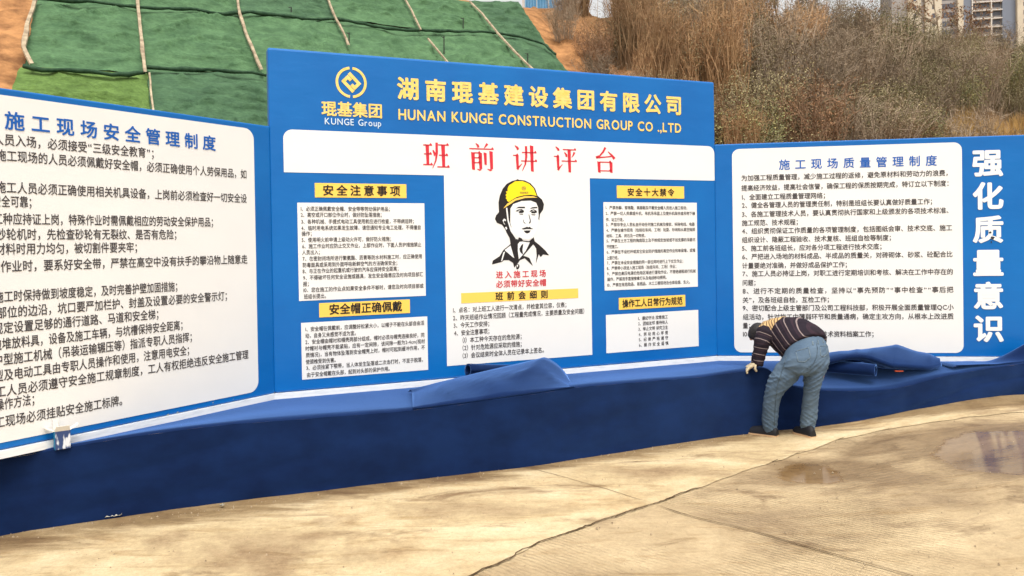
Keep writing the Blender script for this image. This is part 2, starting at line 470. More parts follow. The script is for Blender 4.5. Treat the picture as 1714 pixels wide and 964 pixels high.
textline(cen, 'red_lettering', '进入施工现场', (258, 498), (512, 489), Z6, Z6, 0.071, 0.018, M['red'], tsheet, 0.004)
textline(cen, 'red_lettering', '必须带好安全帽', (262, 545), (510, 533), Z6, Z6, 0.071, 0.018, M['red'], tsheet, 0.004)
plate(cen, [(92, 588), (665, 561), (665, 608), (93, 638)], Z6, '班前会细则', (250, 604), (526, 590), 0.078, 'title_plate', 0.024, 'plate', 0.004)
ink = Ink(); rows(cen, ink, [
    ('1、点名：对上班工人进行一次清点，并检查其位容，仪表；', (52, 672), (620, 641)),
    ('2、昨天班组作业情况回顾（工程量完成情况，主要质量及安全问题）', (52, 709), (708, 673)),
    ('3、今天工作安排；', (55, 745), (244, 735)),
    ('4、安全注意事项；', (57, 782), (244, 772)),
    ('（1）本工种今天存在的危险源；', (84, 817), (402, 798)),
    ('（2）针对危险源应采取的措施；', (84, 855), (402, 835)),
    ('（3）会议结束时全体人员在记录本上签名。', (84, 891), (510, 866))], *Z6, 0.054, 0.014)
ink.build('rule_lettering', M['grey_ink'], tsheet, 0.004)
plate(cen, [(97, 63), (436, 65), (436, 125), (97, 127)], Z7, '安全十大禁令', (146, 97), (389, 96), 0.082)
rule_sheet(cen, [(28, 148), (500, 146), (505, 570), (37, 592)], Z7, [
    ('1、严禁赤脚、穿拖鞋、高跟鞋及不戴安全帽人员进入施工现场；', (40, 176), (460, 172)),
    ('2、严禁一切人员乘提升机、吊机吊吊篮上及提升机架井底吊物下操', (40, 205), (491, 200)),
    ('作、站立行走。', (41, 234), (140, 233)),
    ('3、严禁非专业人员私自开动任何施工机械及接驳、拆除电线、电器', (42, 262), (489, 254)),
    ('4、严禁在操作现场（包括在车间、工场）玩耍、吵闹和从高空抛掷', (43, 290), (491, 281)),
    ('材料、工具、砖石及一切物资。', (44, 317), (250, 312)),
    ('5、严禁在土方工程的掏底取土及不按规定放坡或不加支撑的深基坑', (44, 344), (492, 331)),
    ('开挖施工。', (45, 371), (112, 368)),
    ('6、严禁在不设栏杆或其它安全防护措施的高空作业和单梁墙，或墙', (45, 399), (492, 386)),
    ('上面行走。', (45, 427), (114, 424)),
    ('7、严禁在未设安全措施的同一部位同时进行上下交叉作业；', (46, 454), (440, 440)),
    ('8、严禁带小孩进入施工现场（包括车间、工场）作业；', (46, 481), (405, 467)),
    ('9、严禁在高压电源的危险区域进行冒险作业，不穿绝缘鞋进行机械', (47, 508), (494, 491)),
    ('操作，严禁用手直接接拿灯头及电线移动照明。', (48, 535), (356, 523)),
    ('10、严禁在有危险品、易燃品、木工工棚现场及仓库吸烟、生火。', (48, 563), (474, 547))], 0.039)
plate(cen, [(106, 630), (442, 610), (442, 668), (108, 690)], Z7, '操作工人日常行为规范', (124, 659), (428, 640), 0.084)
rule_sheet(cen, [(40, 715), (507, 687), (510, 870), (47, 907)], Z7, [
    ('1、遵纪守法 按章施工', (204, 731), (354, 723)),
    ('2、团结友邻 善待他人', (204, 757), (354, 750)),
    ('3、举止文明 讲究卫生', (205, 784), (355, 777)),
    ('4、劳 动 用 心 学 费', (206, 812), (355, 803)),
    ('5、纪 律 严 格 遵 守', (207, 838), (356, 829)),
    ('6、操 作 安 全 谨 慎', (208, 865), (357, 856))], 0.041)

# printed portrait of a worker in a yellow helmet
pc = cen.at(*conv((305, 430), (810, 290), 5.074))
_a = cen.at(*conv((105, 420), (810, 290), 5.074)); _b = cen.at(*conv((505, 440), (810, 290), 5.074))
KX = (_b[0] - _a[0]) / 400.0
_a = cen.at(*conv((305, 60), (810, 290), 5.074)); _b = cen.at(*conv((305, 800), (810, 290), 5.074))
KZ = (_a[1] - _b[1]) / 740.0
def art(name, m, polys, lift, parent):
    k = Ink()
    for pl in polys: k.poly([(pc[0] + (x - 305) * KX, pc[1] - (y - 430) * KZ) for x, y in pl])
    return k.build(name, m, parent, lift)
port = art('worker_portrait', M['ink'], [
    [(128, 250), (138, 195), (163, 135), (198, 92), (245, 66), (280, 58), (290, 50), (302, 56), (350, 60), (400, 84), (438, 126), (460, 190), (498, 222), (514, 262), (506, 308), (478, 346), (470, 400), (462, 385), (440, 300), (330, 300), (240, 420), (225, 480), (285, 565), (300, 530), (330, 572), (380, 578), (420, 545), (430, 580), (470, 612), (520, 660), (552, 702), (500, 694), (478, 716), (462, 690), (436, 770), (444, 700), (440, 640), (415, 606), (330, 700), (345, 706), (380, 720), (410, 790), (370, 752), (340, 722), (300, 738), (285, 760), (250, 800), (242, 760), (205, 735), (165, 735), (145, 750), (65, 768), (72, 736), (130, 700), (160, 650), (222, 600), (216, 550), (192, 505), (178, 470), (152, 436), (112, 420), (96, 388), (106, 356), (130, 330)],
    [(266, 776), (280, 768), (294, 776), (296, 796), (282, 816), (268, 812)]], 0.004, tsheet)
art('face_print', M['white_ink'], [
    [(226, 300), (250, 262), (320, 236), (400, 232), (446, 250), (462, 290), (466, 360), (456, 440), (438, 500), (412, 548), (376, 566), (334, 562), (300, 545), (268, 545), (240, 490), (222, 420)],
    [(188, 294), (200, 294), (210, 400), (236, 480), (282, 553), (270, 560), (224, 490), (199, 402)],
    [(284, 600), (300, 582), (326, 580), (360, 586), (386, 588), (350, 660), (318, 700), (290, 730), (282, 660)],
    [(158, 400), (172, 384), (188, 395), (182, 408), (176, 398), (166, 412), (180, 436), (170, 430)], [(178, 458), (190, 452), (196, 470), (188, 480)],
    [(172, 650), (222, 612), (240, 680), (252, 720), (236, 708), (184, 662)], [(140, 745), (160, 670), (176, 660), (150, 740)],
    [(346, 700), (412, 612), (430, 620), (398, 660), (372, 706)], [(272, 778), (284, 774), (282, 790), (274, 798)]], 0.0052, port)
art('helmet_print', M['helmet_yellow'], [
    [(204, 130), (218, 104), (268, 70), (330, 66), (388, 88), (426, 126), (452, 190), (400, 182), (340, 187), (280, 202), (214, 244), (200, 236), (196, 220), (188, 214), (194, 200), (186, 186), (198, 172), (190, 158), (206, 150)]], 0.0052, port)
art('helmet_brim_print', M['plate'], [[(165, 300), (200, 258), (270, 214), (350, 194), (420, 194), (460, 206), (420, 206), (350, 210), (270, 232), (205, 276)]], 0.0058, port)
art('face_features', M['ink'], [
    [(268, 300), (296, 284), (348, 284), (350, 298), (300, 296)], [(388, 302), (410, 288), (452, 284), (456, 296), (410, 300)],
    [(266, 322), (290, 308), (320, 304), (340, 318), (338, 332), (326, 338), (300, 338), (292, 328), (306, 318), (328, 320), (300, 314), (284, 326)], [(386, 328), (400, 312), (424, 306), (448, 318), (452, 332), (430, 342), (400, 338), (406, 322), (436, 322), (420, 314), (400, 326)],
    [(298, 344), (334, 344), (330, 352), (304, 350)], [(402, 348), (440, 350), (432, 358), (408, 356)],
    [(378, 350), (384, 350), (398, 404), (394, 424), (378, 428), (390, 404)], [(332, 398), (338, 390), (336, 410), (350, 424), (360, 428), (344, 426), (332, 414)],
    [(316, 470), (350, 460), (364, 454), (376, 460), (386, 454), (400, 466), (420, 474), (398, 476), (366, 474), (330, 478)], [(336, 488), (362, 486), (394, 486), (384, 506), (362, 512), (346, 504)],
    [(296, 640), (316, 606), (330, 600), (322, 650), (326, 690), (312, 680), (300, 664)]], 0.0058, port)
k = Ink()
for a0, a1 in ((-84, 84), (96, 264)):
    k.poly([(pc[0] + (341 - 305 + 18 * math.cos(R(a))) * KX, pc[1] - (128 - 430 - 18 * math.sin(R(a))) * KZ) for a in np.linspace(a0, a1, 12)] + [(pc[0] + (341 - 305 + 13 * math.cos(R(a))) * KX, pc[1] - (128 - 430 - 13 * math.sin(R(a))) * KZ) for a in np.linspace(a1, a0, 12)])
for sgn in (1, -1): k.poly([(pc[0] + (36 + sgn * x * 17) * KX, pc[1] - (-302 - sgn * z * 17) * KZ) for x, z in hook])
k.row('琨基集团', pc[0] + (308 - 305) * KX, pc[0] + (380 - 305) * KX, pc[1] - (166 - 430) * KZ, 20 * KZ, 0.01)
k.build('helmet_emblem', M['timber'], port, 0.0058)
mb = MB(); mb.box(0.003, LEN_C - 0.003, -0.02, 0.09, ZB, ZB + 0.048); mb.build('base_trim', M['trim'], cen.o)

# ---- right wing
right = Board('notice_board', P2 - Vector((math.cos(ANG_R), math.sin(ANG_R))) * 0.012, ANG_R, 'blue wing board at the right with quality rules and a column of large white characters')
ZRW = 2.70
panel_mesh(right.o, 0, LEN_W, ZB + 0.05, ZW, M['blue'])
Z8 = ((1190, 220), 2.410)
x0, x1 = (right.at(*conv((87, 150), *Z8))[0] + right.at(*conv((92, 820), *Z8))[0]) / 2, (right.at(*conv((1013, 150), *Z8))[0] + right.at(*conv((1018, 820), *Z8))[0]) / 2
z1 = (right.at(*conv((130, 72), *Z8))[1] + right.at(*conv((960, 43), *Z8))[1]) / 2
z0 = (right.at(*conv((130, 894), *Z8))[1] + right.at(*conv((960, 890), *Z8))[1]) / 2
ink = Ink(); ink.poly(round_rect(x0, x1, z0, z1, 0.075)); sheet = ink.build('white_sheet', M['white'], right.o, 0.002)
textline(right, 'heading', '施工现场质量管理制度', (264, 137), (922, 116), Z8, Z8, 0.112, 0.016, M['title_blue'], sheet, 0.004)
ink = Ink(); rows(right, ink, [
    ('为加强工程质量管理，减少施工过程的返修，避免原材料和劳动力的浪费，', (122, 190), (972, 166)),
    ('提高经济效益，提高社会信誉，确保工程的保质按期完成，特订立以下制度：', (122, 230), (975, 208)),
    ('1、全面建立工程质量管理网络；', (124, 266), (476, 258)),
    ('2、健全各管理人员的管理责任制，特别是班组长要认真做好质量工作；', (124, 300), (908, 281)),
    ('3、各施工管理技术人员，要认真贯彻执行国家和上级颁发的各项技术标准、', (124, 335), (975, 318)),
    ('施工规范、技术规程；', (124, 369), (366, 366)),
    ('4、组织贯彻保证工作质量的各项管理制度，包括图纸会审、技术交底、施工', (124, 404), (973, 387)),
    ('组织设计、隐蔽工程验收、技术复核、班组自检等制度；', (124, 438), (742, 428)),
    ('5、施工前各班组长，应对各分项工程进行技术交底；', (124, 472), (704, 464)),
    ('6、严把进入场地的材料成品、半成品的质量关，对砖砌体、砂浆、砼配合比', (125, 508), (975, 493)),
    ('计量要绝对准确，并做好成品保护工作；', (125, 542), (564, 537)),
    ('7、施工人员必持证上岗，对职工进行定期培训和考核、解决在工作中存在的', (126, 576), (977, 564)),
    ('问题；', (126, 611), (194, 610)),
    ('8、进行不定期的质量检查，坚持以“事先预防”“事中检查”“事后把', (126, 646), (979, 636)),
    ('关”，及各班组自检，互检工作；', (127, 681), (492, 677)),
    ('9、密切配合上级主管部门及公司工程科技部，积极开展全面质量管理QC小', (127, 714), (979, 708)),
    ('组活动，针对施工中薄弱环节和质量通病，确定主攻方向，从根本上改进质', (128, 749), (979, 745)),
    ('量；', (128, 784), (172, 783)),
    ('10、做好工程质量检查及施工技术资料档案工作；', (128, 819), (672, 816))], *Z8, 0.065, 0.016)
ink.build('rule_lettering', M['grey_ink'], sheet, 0.004)
ink = Ink()
for ch, q in zip('强化质量意识', ((1115, 128), (1117, 262), (1118, 397), (1118, 532), (1119, 665), (1120, 797))):
    s_, z_ = right.at(*conv(q, *Z8)); co, fs, adv, xx = glyph(ch, 0.034)
    ink.put(co, fs, s_ - (CJK_X + 0.5) * 0.290, z_ - CJK_MID * 0.278, 0.290, 0.278, 0.034)
ink.build('slogan_lettering', M['white_ink'], right.o, 0.003)
mb = MB(); mb.box(0.0, LEN_W, -0.018, 0.09, ZB, ZB + 0.048); mb.build('base_trim', M['trim'], right.o)
# wear: mud flecks along the foot of the left board, a dark scuff on the slogan
M['fleck'] = mat('dried_mud', lin(150, 150, 146), 0.9, 0.1); M['scuff'] = mat('dark_scuff', lin(60, 60, 64), 0.8, 0.1)
def blot(b, px, py, r, m, name, seed, sq=0.6, lift=0.003):
    s_, z_ = b.at(px, py); k = Ink()
    k.poly([(s_ + math.cos(a) * r * (0.7 + 0.6 * noise.noise(Vector((math.cos(a) * 2, math.sin(a) * 2, seed)))), z_ + sq * math.sin(a) * r * (0.7 + 0.6 * noise.noise(Vector((math.sin(a) * 2, math.cos(a) * 2, seed + 5))))) for a in np.linspace(0, 2 * math.pi, 15)[:-1]])
    k.build(name, m, b.o, lift)
for i, (px, py, r) in enumerate(((281, 694, .014), (297, 690, .012), (356, 674, .010), (369, 677, .008), (332, 684, .008), (205, 716, .012), (188, 722, .016), (154, 732, .010), (120, 735, .008), (390, 668, .006), (240, 709, .007))):
    blot(left, px, py, r, M['fleck'], 'mud_fleck', i * 1.7)
for i, (px, py, r) in enumerate(((1657, 389, .018), (1661, 398, .022), (1659, 405, .012))): blot(right, px, py, r, M['scuff'], 'scuff', i * 2.3, 0.9, 0.0055)
# timber props behind each board
for b, L in ((left, LEN_W), (cen, LEN_C), (right, LEN_W)):
    n = 3
    for i in range(n):
        x = 0.3 + (L - 0.6) * i / (n - 1)
        mb = MB(); mb.box(x - 0.03, x + 0.03, 0.112, 0.172, 0.0, ZW - 0.15); mb.tube([(x, 0.15, 1.9), (x, 1.1, 0.0)], 0.03, 6)
        mb.build('prop', M['timber'], b.o)

# ------------------------------------------------------------------ ground
def concrete(name, base, dark, light, groove=0.0, wet=0.0):
    m = bpy.data.materials.new(name); m.use_nodes = True
    n, l = m.node_tree.nodes, m.node_tree.links
    p = n['Principled BSDF']; p.inputs['Specular IOR Level'].default_value = 0.3
    tc = n.new('ShaderNodeTexCoord')
    def nz(scale, detail=6, rough=0.6, stretch=(1, 1, 1), rot=0.0, dist=0.0):
        mp = n.new('ShaderNodeMapping'); mp.inputs['Scale'].default_value = stretch; mp.inputs['Rotation'].default_value = (0, 0, rot)
        t = n.new('ShaderNodeTexNoise'); t.inputs['Scale'].default_value = scale; t.inputs['Detail'].default_value = detail; t.inputs['Roughness'].default_value = rough
        t.inputs['Distortion'].default_value = dist
        l.new(tc.outputs['Object'], mp.inputs[0]); l.new(mp.outputs[0], t.inputs['Vector']); return t.outputs['Fac']
    def ramp(f, *st):
        r = n.new('ShaderNodeValToRGB'); e = r.color_ramp.elements
        while len(e) < len(st): e.new(0.5)
        for q, (pos, c) in zip(e, st): q.position = pos; q.color = c
        l.new(f, r.inputs[0]); return r.outputs[0]
    def mix(a, b, f, mode='MIX'):
        x = n.new('ShaderNodeMix'); x.data_type = 'RGBA'; x.blend_type = mode
        for s, v in ((x.inputs[0], f), (x.inputs[6], a), (x.inputs[7], b)):
            if hasattr(v, 'links'): l.new(v, s)
            else: s.default_value = v
        return x.outputs[2]
    W = (1, 1, 1, 1); K = (0, 0, 0, 1)
    c = ramp(nz(0.9, 8, 0.62, (1, 1.6, 1), 0.4, 0.4), (0.34, dark), (0.48, base), (0.66, light))
    # blotches of mud and damp with ragged outlines
    blot = ramp(nz(1.7, 7, 0.65, (0.7, 1.5, 1), 0.4, 0.8), (0.56, K), (0.70, W))
    c = mix(c, (dark[0] * 0.72, dark[1] * 0.66, dark[2] * 0.6, 1), blot)
    fine = ramp(nz(9.0, 6, 0.7), (0.35, (0.90, 0.89, 0.87, 1)), (0.65, (1.04, 1.03, 1.02, 1)))
    c = mix(c, fine, 1.0, 'MULTIPLY')
    mid_ = ramp(nz(34.0, 8, 0.85), (0.34, (0.80, 0.785, 0.76, 1)), (0.62, (1.07, 1.06, 1.05, 1)))
    c = mix(c, mid_, 1.0, 'MULTIPLY')
    smear = ramp(nz(3.6, 8, 0.72, (0.5, 2.4, 1), -0.39, 0.7), (0.53, W), (0.66, (0.76, 0.70, 0.62, 1)))
    c = mix(c, smear, 1.0, 'MULTIPLY')
    grit = ramp(nz(120, 3, 0.8), (0.33, (0.72, 0.70, 0.66, 1)), (0.45, W))
    c = mix(c, grit, 0.7, 'MULTIPLY')
    rr = n.new('ShaderNodeMapRange'); l.new(blot, rr.inputs[0]); rr.inputs[3].default_value = 0.85; rr.inputs[4].default_value = 0.70
    rough = rr.outputs[0]
    def math_(op, a, b_):
        q = n.new('ShaderNodeMath'); q.operation = op
        for s_, v_ in ((q.inputs[0], a), (q.inputs[1], b_)):
            if hasattr(v_, 'links'): l.new(v_, s_)
            else: s_.default_value = v_
        return q.outputs[0]
    pool = None
    if not wet:
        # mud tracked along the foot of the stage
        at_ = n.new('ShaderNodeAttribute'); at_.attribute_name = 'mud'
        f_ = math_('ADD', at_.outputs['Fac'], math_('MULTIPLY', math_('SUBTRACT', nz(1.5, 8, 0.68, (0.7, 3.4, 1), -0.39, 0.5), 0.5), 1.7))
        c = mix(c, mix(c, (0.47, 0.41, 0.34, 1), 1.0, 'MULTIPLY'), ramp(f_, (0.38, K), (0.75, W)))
        rust = ramp(nz(1.1, 6, 0.6, (1, 1, 1), 0.0, 0.3), (0.52, K), (0.72, (0.6, 0.6, 0.6, 1)))
        c = mix(c, mix(c, (0.80, 0.64, 0.46, 1), 1.0, 'MULTIPLY'), rust)
    if wet:
        edge_n = nz(2.6, 7, 0.65, (0.8, 1.4, 1), 0.3, 0.5)
        for an, tint, ro, k in (('damp', (0.58, 0.53, 0.49, 1), 0.45, 1.0), ('pool', (0.82, 0.74, 0.62, 1), 0.07, 0.8)):
            at_ = n.new('ShaderNodeAttribute'); at_.attribute_name = an
            f_ = math_('ADD', at_.outputs['Fac'], math_('MULTIPLY', math_('SUBTRACT', edge_n, 0.5), k))
            msk = ramp(f_, (0.40 if an == 'damp' else 0.46, K), (0.72 if an == 'damp' else 0.58, W))
            c = mix(c, mix(c, tint, 1.0, 'MULTIPLY'), msk)
            q = n.new('ShaderNodeMix'); l.new(msk, q.inputs[0]); l.new(rough, q.inputs[2]); q.inputs[3].default_value = ro; rough = q.outputs[0]
            pool = msk
    l.new(c, p.inputs['Base Color']); l.new(rough, p.inputs['Roughness'])
    b = n.new('ShaderNodeBump'); b.inputs['Strength'].default_value = 0.9; b.inputs['Distance'].default_value = 0.008
    h = nz(22, 8, 0.75)
    if groove:
        mp = n.new('ShaderNodeMapping'); mp.inputs['Rotation'].default_value = (0, 0, GROOVE)
        wv = n.new('ShaderNodeTexWave'); wv.wave_type = 'BANDS'; wv.bands_direction = 'Y'; wv.inputs['Scale'].default_value = 9.0
        wv.inputs['Distortion'].default_value = 5.0; wv.inputs['Detail'].default_value = 5; wv.inputs['Detail Scale'].default_value = 1.0
        l.new(tc.outputs['Object'], mp.inputs[0]); l.new(mp.outputs[0], wv.inputs['Vector'])
        msk = ramp(nz(0.8, 4, 0.6), (0.42, K), (0.58, W))
        g = n.new('ShaderNodeMath'); g.operation = 'MULTIPLY'; l.new(wv.outputs['Fac'], g.inputs[0]); l.new(msk, g.inputs[1])
        ad = n.new('ShaderNodeMath'); ad.operation = 'MULTIPLY_ADD'; l.new(g.outputs[0], ad.inputs[0]); ad.inputs[1].default_value = groove; l.new(h, ad.inputs[2])
        h = ad.outputs[0]
    l.new(h, b.inputs['Height']); l.new(b.outputs[0], p.inputs['Normal'])
    if pool is not None:
        inv = n.new('ShaderNodeMapRange'); l.new(pool, inv.inputs[0]); inv.inputs[3].default_value = 0.9; inv.inputs[4].default_value = 0.02
        l.new(inv.outputs[0], b.inputs['Strength'])
    return m
_ga, _gb = on_ground(1100, 850), on_ground(1500, 957)
GROOVE = -math.atan2(_gb.y - _ga.y, _gb.x - _ga.x)
M['old_concrete'] = concrete('old_concrete', (0.41, 0.31, 0.182, 1), (0.27, 0.195, 0.115, 1), (0.53, 0.415, 0.255, 1), 1.3, 0.6)
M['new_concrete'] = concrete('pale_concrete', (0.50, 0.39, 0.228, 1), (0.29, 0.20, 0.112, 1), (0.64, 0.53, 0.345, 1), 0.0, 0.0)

def lattice(xs, ys, zf):
    v = [(x, y, zf(x, y)) for y in ys for x in xs]; n = len(xs)
    f = [(j * n + i, j * n + i + 1, (j + 1) * n + i + 1, (j + 1) * n + i) for j in range(len(ys) - 1) for i in range(n - 1)]
    return v, f
xs = list(np.linspace(-60, -8, 8)) + list(np.linspace(-7, 1, 33)) + list(np.arange(1.04, 7.5, 0.05)) + list(np.linspace(8, 90, 10))
ys = list(np.linspace(-40, 0, 5)) + list(np.linspace(0.5, 3.4, 12)) + list(np.arange(3.45, 8.4, 0.05)) + list(np.linspace(9, 12, 6)) + list(np.linspace(14, 90, 8))
v, f = lattice(xs, ys, lambda x, y: ground_z(x, y) - 0.0)
grd = tag(mesh('ground', v, f, M['old_concrete'], None, True), kind='structure')
def inside_depth(poly, x, y):
    d = 1e9; ins = False
    for (x0, y0), (x1, y1) in zip(poly, poly[1:] + poly[:1]):
        if (y0 > y) != (y1 > y) and x < (x1 - x0) * (y - y0) / (y1 - y0) + x0: ins = not ins
        L = (x1 - x0) ** 2 + (y1 - y0) ** 2; t = max(0, min(1, ((x - x0) * (x1 - x0) + (y - y0) * (y1 - y0)) / L))
        d = min(d, math.hypot(x - x0 - t * (x1 - x0), y - y0 - t * (y1 - y0)))
    return d if ins else -d
def zone(px): return [tuple(on_ground(*q)[:2]) for q in px]
DAMP = [zone(q) for q in ([(1225, 800), (1300, 765), (1420, 762), (1520, 778), (1600, 800), (1490, 822), (1400, 820), (1330, 822), (1250, 822), (1190, 830)],
                          [(1360, 752), (1470, 723), (1590, 706), (1712, 700), (1850, 705), (1850, 800), (1690, 795), (1600, 788), (1540, 768), (1470, 772), (1400, 778)])]
POOL = [zone(q) for q in ([(1292, 788), (1330, 776), (1390, 776), (1416, 792), (1412, 808), (1360, 811), (1308, 804)],
                          [(1560, 748), (1620, 722), (1720, 720), (1830, 740), (1800, 792), (1700, 793), (1610, 790), (1575, 772)])]
def stain_attr(me, name, zones, reach):
    at_ = me.attributes.new(name, 'FLOAT', 'POINT')
    vals = []
    for w in me.vertices:
        x, y = w.co.x, w.co.y
        if 1.0 < x < 7.5 and 3.4 < y < 8.4: q = max(inside_depth(z_, x, y) for z_ in zones); vals.append(max(0.0, min(1.0, 0.5 + q / reach)))
        else: vals.append(0.0)
    at_.data.foreach_set('value', vals)
stain_attr(grd.data, 'damp', DAMP, 0.9); stain_attr(grd.data, 'pool', POOL, 0.5)

# pale concrete strip poured along the stage; ragged outer edge
def resample(pts, step):
    out = [pts[0]]
    for a, b in zip(pts, pts[1:]):
        n = max(1, int((b - a).length / step))
        out += [a.lerp(b, k / n) for k in range(1, n + 1)]
    return out
edge_px = [(560, 1090), (700, 1010), (803, 958), (879, 922), (905, 905), (946, 895), (998, 875), (1094, 843), (1158, 821), (1186, 813), (1240, 790), (1330, 762), (1400, 737), (1480, 720), (1584, 704), (1714, 690)]
outer = resample([on_ground(*q) for q in edge_px], 0.06)
outer = [p + Vector((noise.noise(p * 6.0) * 0.035, noise.noise(p * 6.0 + Vector((9, 3, 1))) * 0.035, 0)) for p in outer]
inner = [Vector((-5.6, 4.0, 0)).lerp(Vector((2.3, 7.9, 0)), k / 20) for k in range(21)] + [Vector((2.3, 7.9, 0)).lerp(Vector((6.6, 8.1, 0)), k / 10) for k in range(1, 11)]
N = 90
def param(pts, n):
    L = [0]
    for a, b in zip(pts, pts[1:]): L.append(L[-1] + (b - a).length)
    out = []
    for k in range(n):
        t = L[-1] * k / (n - 1); i = max(j for j in range(len(L)) if L[j] <= t + 1e-9); i = min(i, len(pts) - 2)
        out.append(pts[i].lerp(pts[i + 1], (t - L[i]) / max(1e-9, L[i + 1] - L[i])))
    return out
oa = param(outer, N)
outer0 = [Vector((-6.0, 1.5, 0))] + outer
oa = param(outer0, 220); ib = param(inner, 220)
rows_ = []
for k in range(15):
    rows_.append([(lambda p: (p.x, p.y, ground_z(p.x, p.y) + 0.005))(a.lerp(b, k / 14)) for a, b in zip(oa, ib)])
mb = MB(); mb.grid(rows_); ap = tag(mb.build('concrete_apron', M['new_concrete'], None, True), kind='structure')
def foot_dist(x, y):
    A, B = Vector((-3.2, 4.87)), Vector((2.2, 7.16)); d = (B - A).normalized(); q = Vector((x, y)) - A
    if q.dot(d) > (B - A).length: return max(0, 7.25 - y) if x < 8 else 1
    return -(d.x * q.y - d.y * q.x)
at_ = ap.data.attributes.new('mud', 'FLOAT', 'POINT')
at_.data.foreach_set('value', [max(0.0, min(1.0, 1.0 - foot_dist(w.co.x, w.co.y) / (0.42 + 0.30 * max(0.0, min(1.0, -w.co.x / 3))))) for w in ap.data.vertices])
# crumbs of dirt and grit lying about
mb = MB(); g_ = random.Random(3)
for _ in range(900):
    px, py = g_.uniform(-60, 1760), 660 + 330 * g_.random() ** 0.8
    p = on_ground(px, py)
    if g_.random() < 0.35:
        t = g_.random(); p = Vector((-3.2, 4.87, 0)).lerp(Vector((2.2, 7.16, 0)), t) + Vector((0.388, -0.92, 0)) * abs(g_.gauss(0, 0.10)); p.z = ground_z(p.x, p.y)
    elif foot_dist(p.x, p.y) < 0.02: continue
    r_ = abs(g_.gauss(0, 0.0035)) + 0.002; a = g_.uniform(0, 6.28)
    v_ = [p + Vector((math.cos(a + k * 2.1) * r_, math.sin(a + k * 2.1) * r_, 0.004)) for k in range(3)] + [p + Vector((0, 0, 0.006 + r_))]
    mb.add(v_, [(0, 1, 3), (1, 2, 3), (2, 0, 3)])
M['grit'] = mat('grit', (0.22, 0.16, 0.10, 1), 0.9, 0.1, (0.42, 0.33, 0.22, 1), 40.0)
tag(mb.build('grit', M['grit']), kind='stuff')

M['crack'] = mat('crack_dirt', (0.10, 0.065, 0.035, 1), 0.9, 0.1)
def crack(px, w, jit, seed):
    pts = resample([on_ground(*q) for q in px], 0.03); L, Rr = [], []
    for i, p in enumerate(pts):
        a = pts[max(i - 1, 0)]; c = pts[min(i + 1, len(pts) - 1)]; t = (c - a).normalized(); nn = Vector((-t.y, t.x, 0))
        j = noise.noise(p * 7 + Vector((seed, 0, 0))) * jit + noise.noise(p * 22 + Vector((seed, 5, 0))) * jit * 0.4
        ww = w * (0.55 + 0.9 * abs(noise.noise(p * 4 + Vector((0, seed, 0))))) * min(1, i / 6, (len(pts) - 1 - i) / 6)
        for lst, sg in ((L, 1), (Rr, -1)):
            q = p + nn * (j + sg * ww); lst.append((q.x, q.y, ground_z(q.x, q.y) + 0.009))
    mb = MB(); mb.grid([L, Rr]); tag(mb.build('ground_crack', M['crack']), kind='structure')
crack(edge_px[1:10], 0.007, 0.035, 1.0)
crack([(1094, 846), (1158, 866), (1254, 889), (1394, 929), (1516, 963), (1640, 1000)], 0.006, 0.006, 2.0)
crack([(876, 782), (940, 799), (1010, 819), (1092, 844)], 0.0035, 0.008, 3.0)

# ------------------------------------------------------------------ hillside behind the boards
UP = Vector((-0.468, 0.884, 0)); AL = Vector((0.884, 0.468, 0)); S0 = 8.13   # uphill, along the contour; foot of the slope
TAN = 0.697; S_CREST = 13.0
def hill_cs(x, y): return (x * AL.x + y * AL.y, x * UP.x + y * UP.y - S0)
def hill_xy(c, s): return (c * AL.x + (s + S0) * UP.x, c * AL.y + (s + S0) * UP.y)
def profile(s):
    if s < S_CREST - 1: return TAN * s
    if s < S_CREST + 1.5:
        t = (s - S_CREST + 1) / 2.5; return TAN * (S_CREST - 1) + TAN * 2.5 * (t - t * t / 2)
    return TAN * (S_CREST - 1) + TAN * 1.25
def on_slope(px, py, lift=0.0):
    d = ray(px, py); o = Vector((0, 0, EYE + 0.0))
    a = d.dot(UP) * TAN; b = (-S0) * TAN
    t = (EYE - b - lift * 1.22) / (a - d.z)
    return o + d * t
NET_R = [(c, s) for c, s in (hill_cs(*on_slope(*q)[:2]) for q in ((868, 2), (893, 31), (908, 66), (932, 91), (956, 118), (1040, 225)))]
NET_L = [(c, s) for c, s in (hill_cs(*on_slope(*q)[:2]) for q in ((75, -70), (58, 0), (40, 80), (39, 110), (8, 150), (-30, 260)))]
def edge_c(tab, s):
    tab = sorted(tab, key=lambda q: q[1])
    if s <= tab[0][1]: return tab[0][0]
    for a, b in zip(tab, tab[1:]):
        if s <= b[1]: return a[0] + (b[0] - a[0]) * (s - a[1]) / max(1e-6, b[1] - a[1])
    return tab[-1][0]
def hill_z(c, s):
    z = profile(s)
    dl = edge_c(NET_L, s) - c; dr = c - edge_c(NET_R, s)
    k = smooth(max(dl, dr) / 0.8)
    q = Vector((c, s, 0))
    rough = noise.fractal(q * 0.9, 1.0, 2.1, 5) * 0.34 + noise.fractal(q * 3.1, 1.0, 2.2, 4) * 0.20
    if s < 0: rough *= max(0, 1 + s)
    return z + (rough - 0.05) * k - 0.06 * (1 - k)
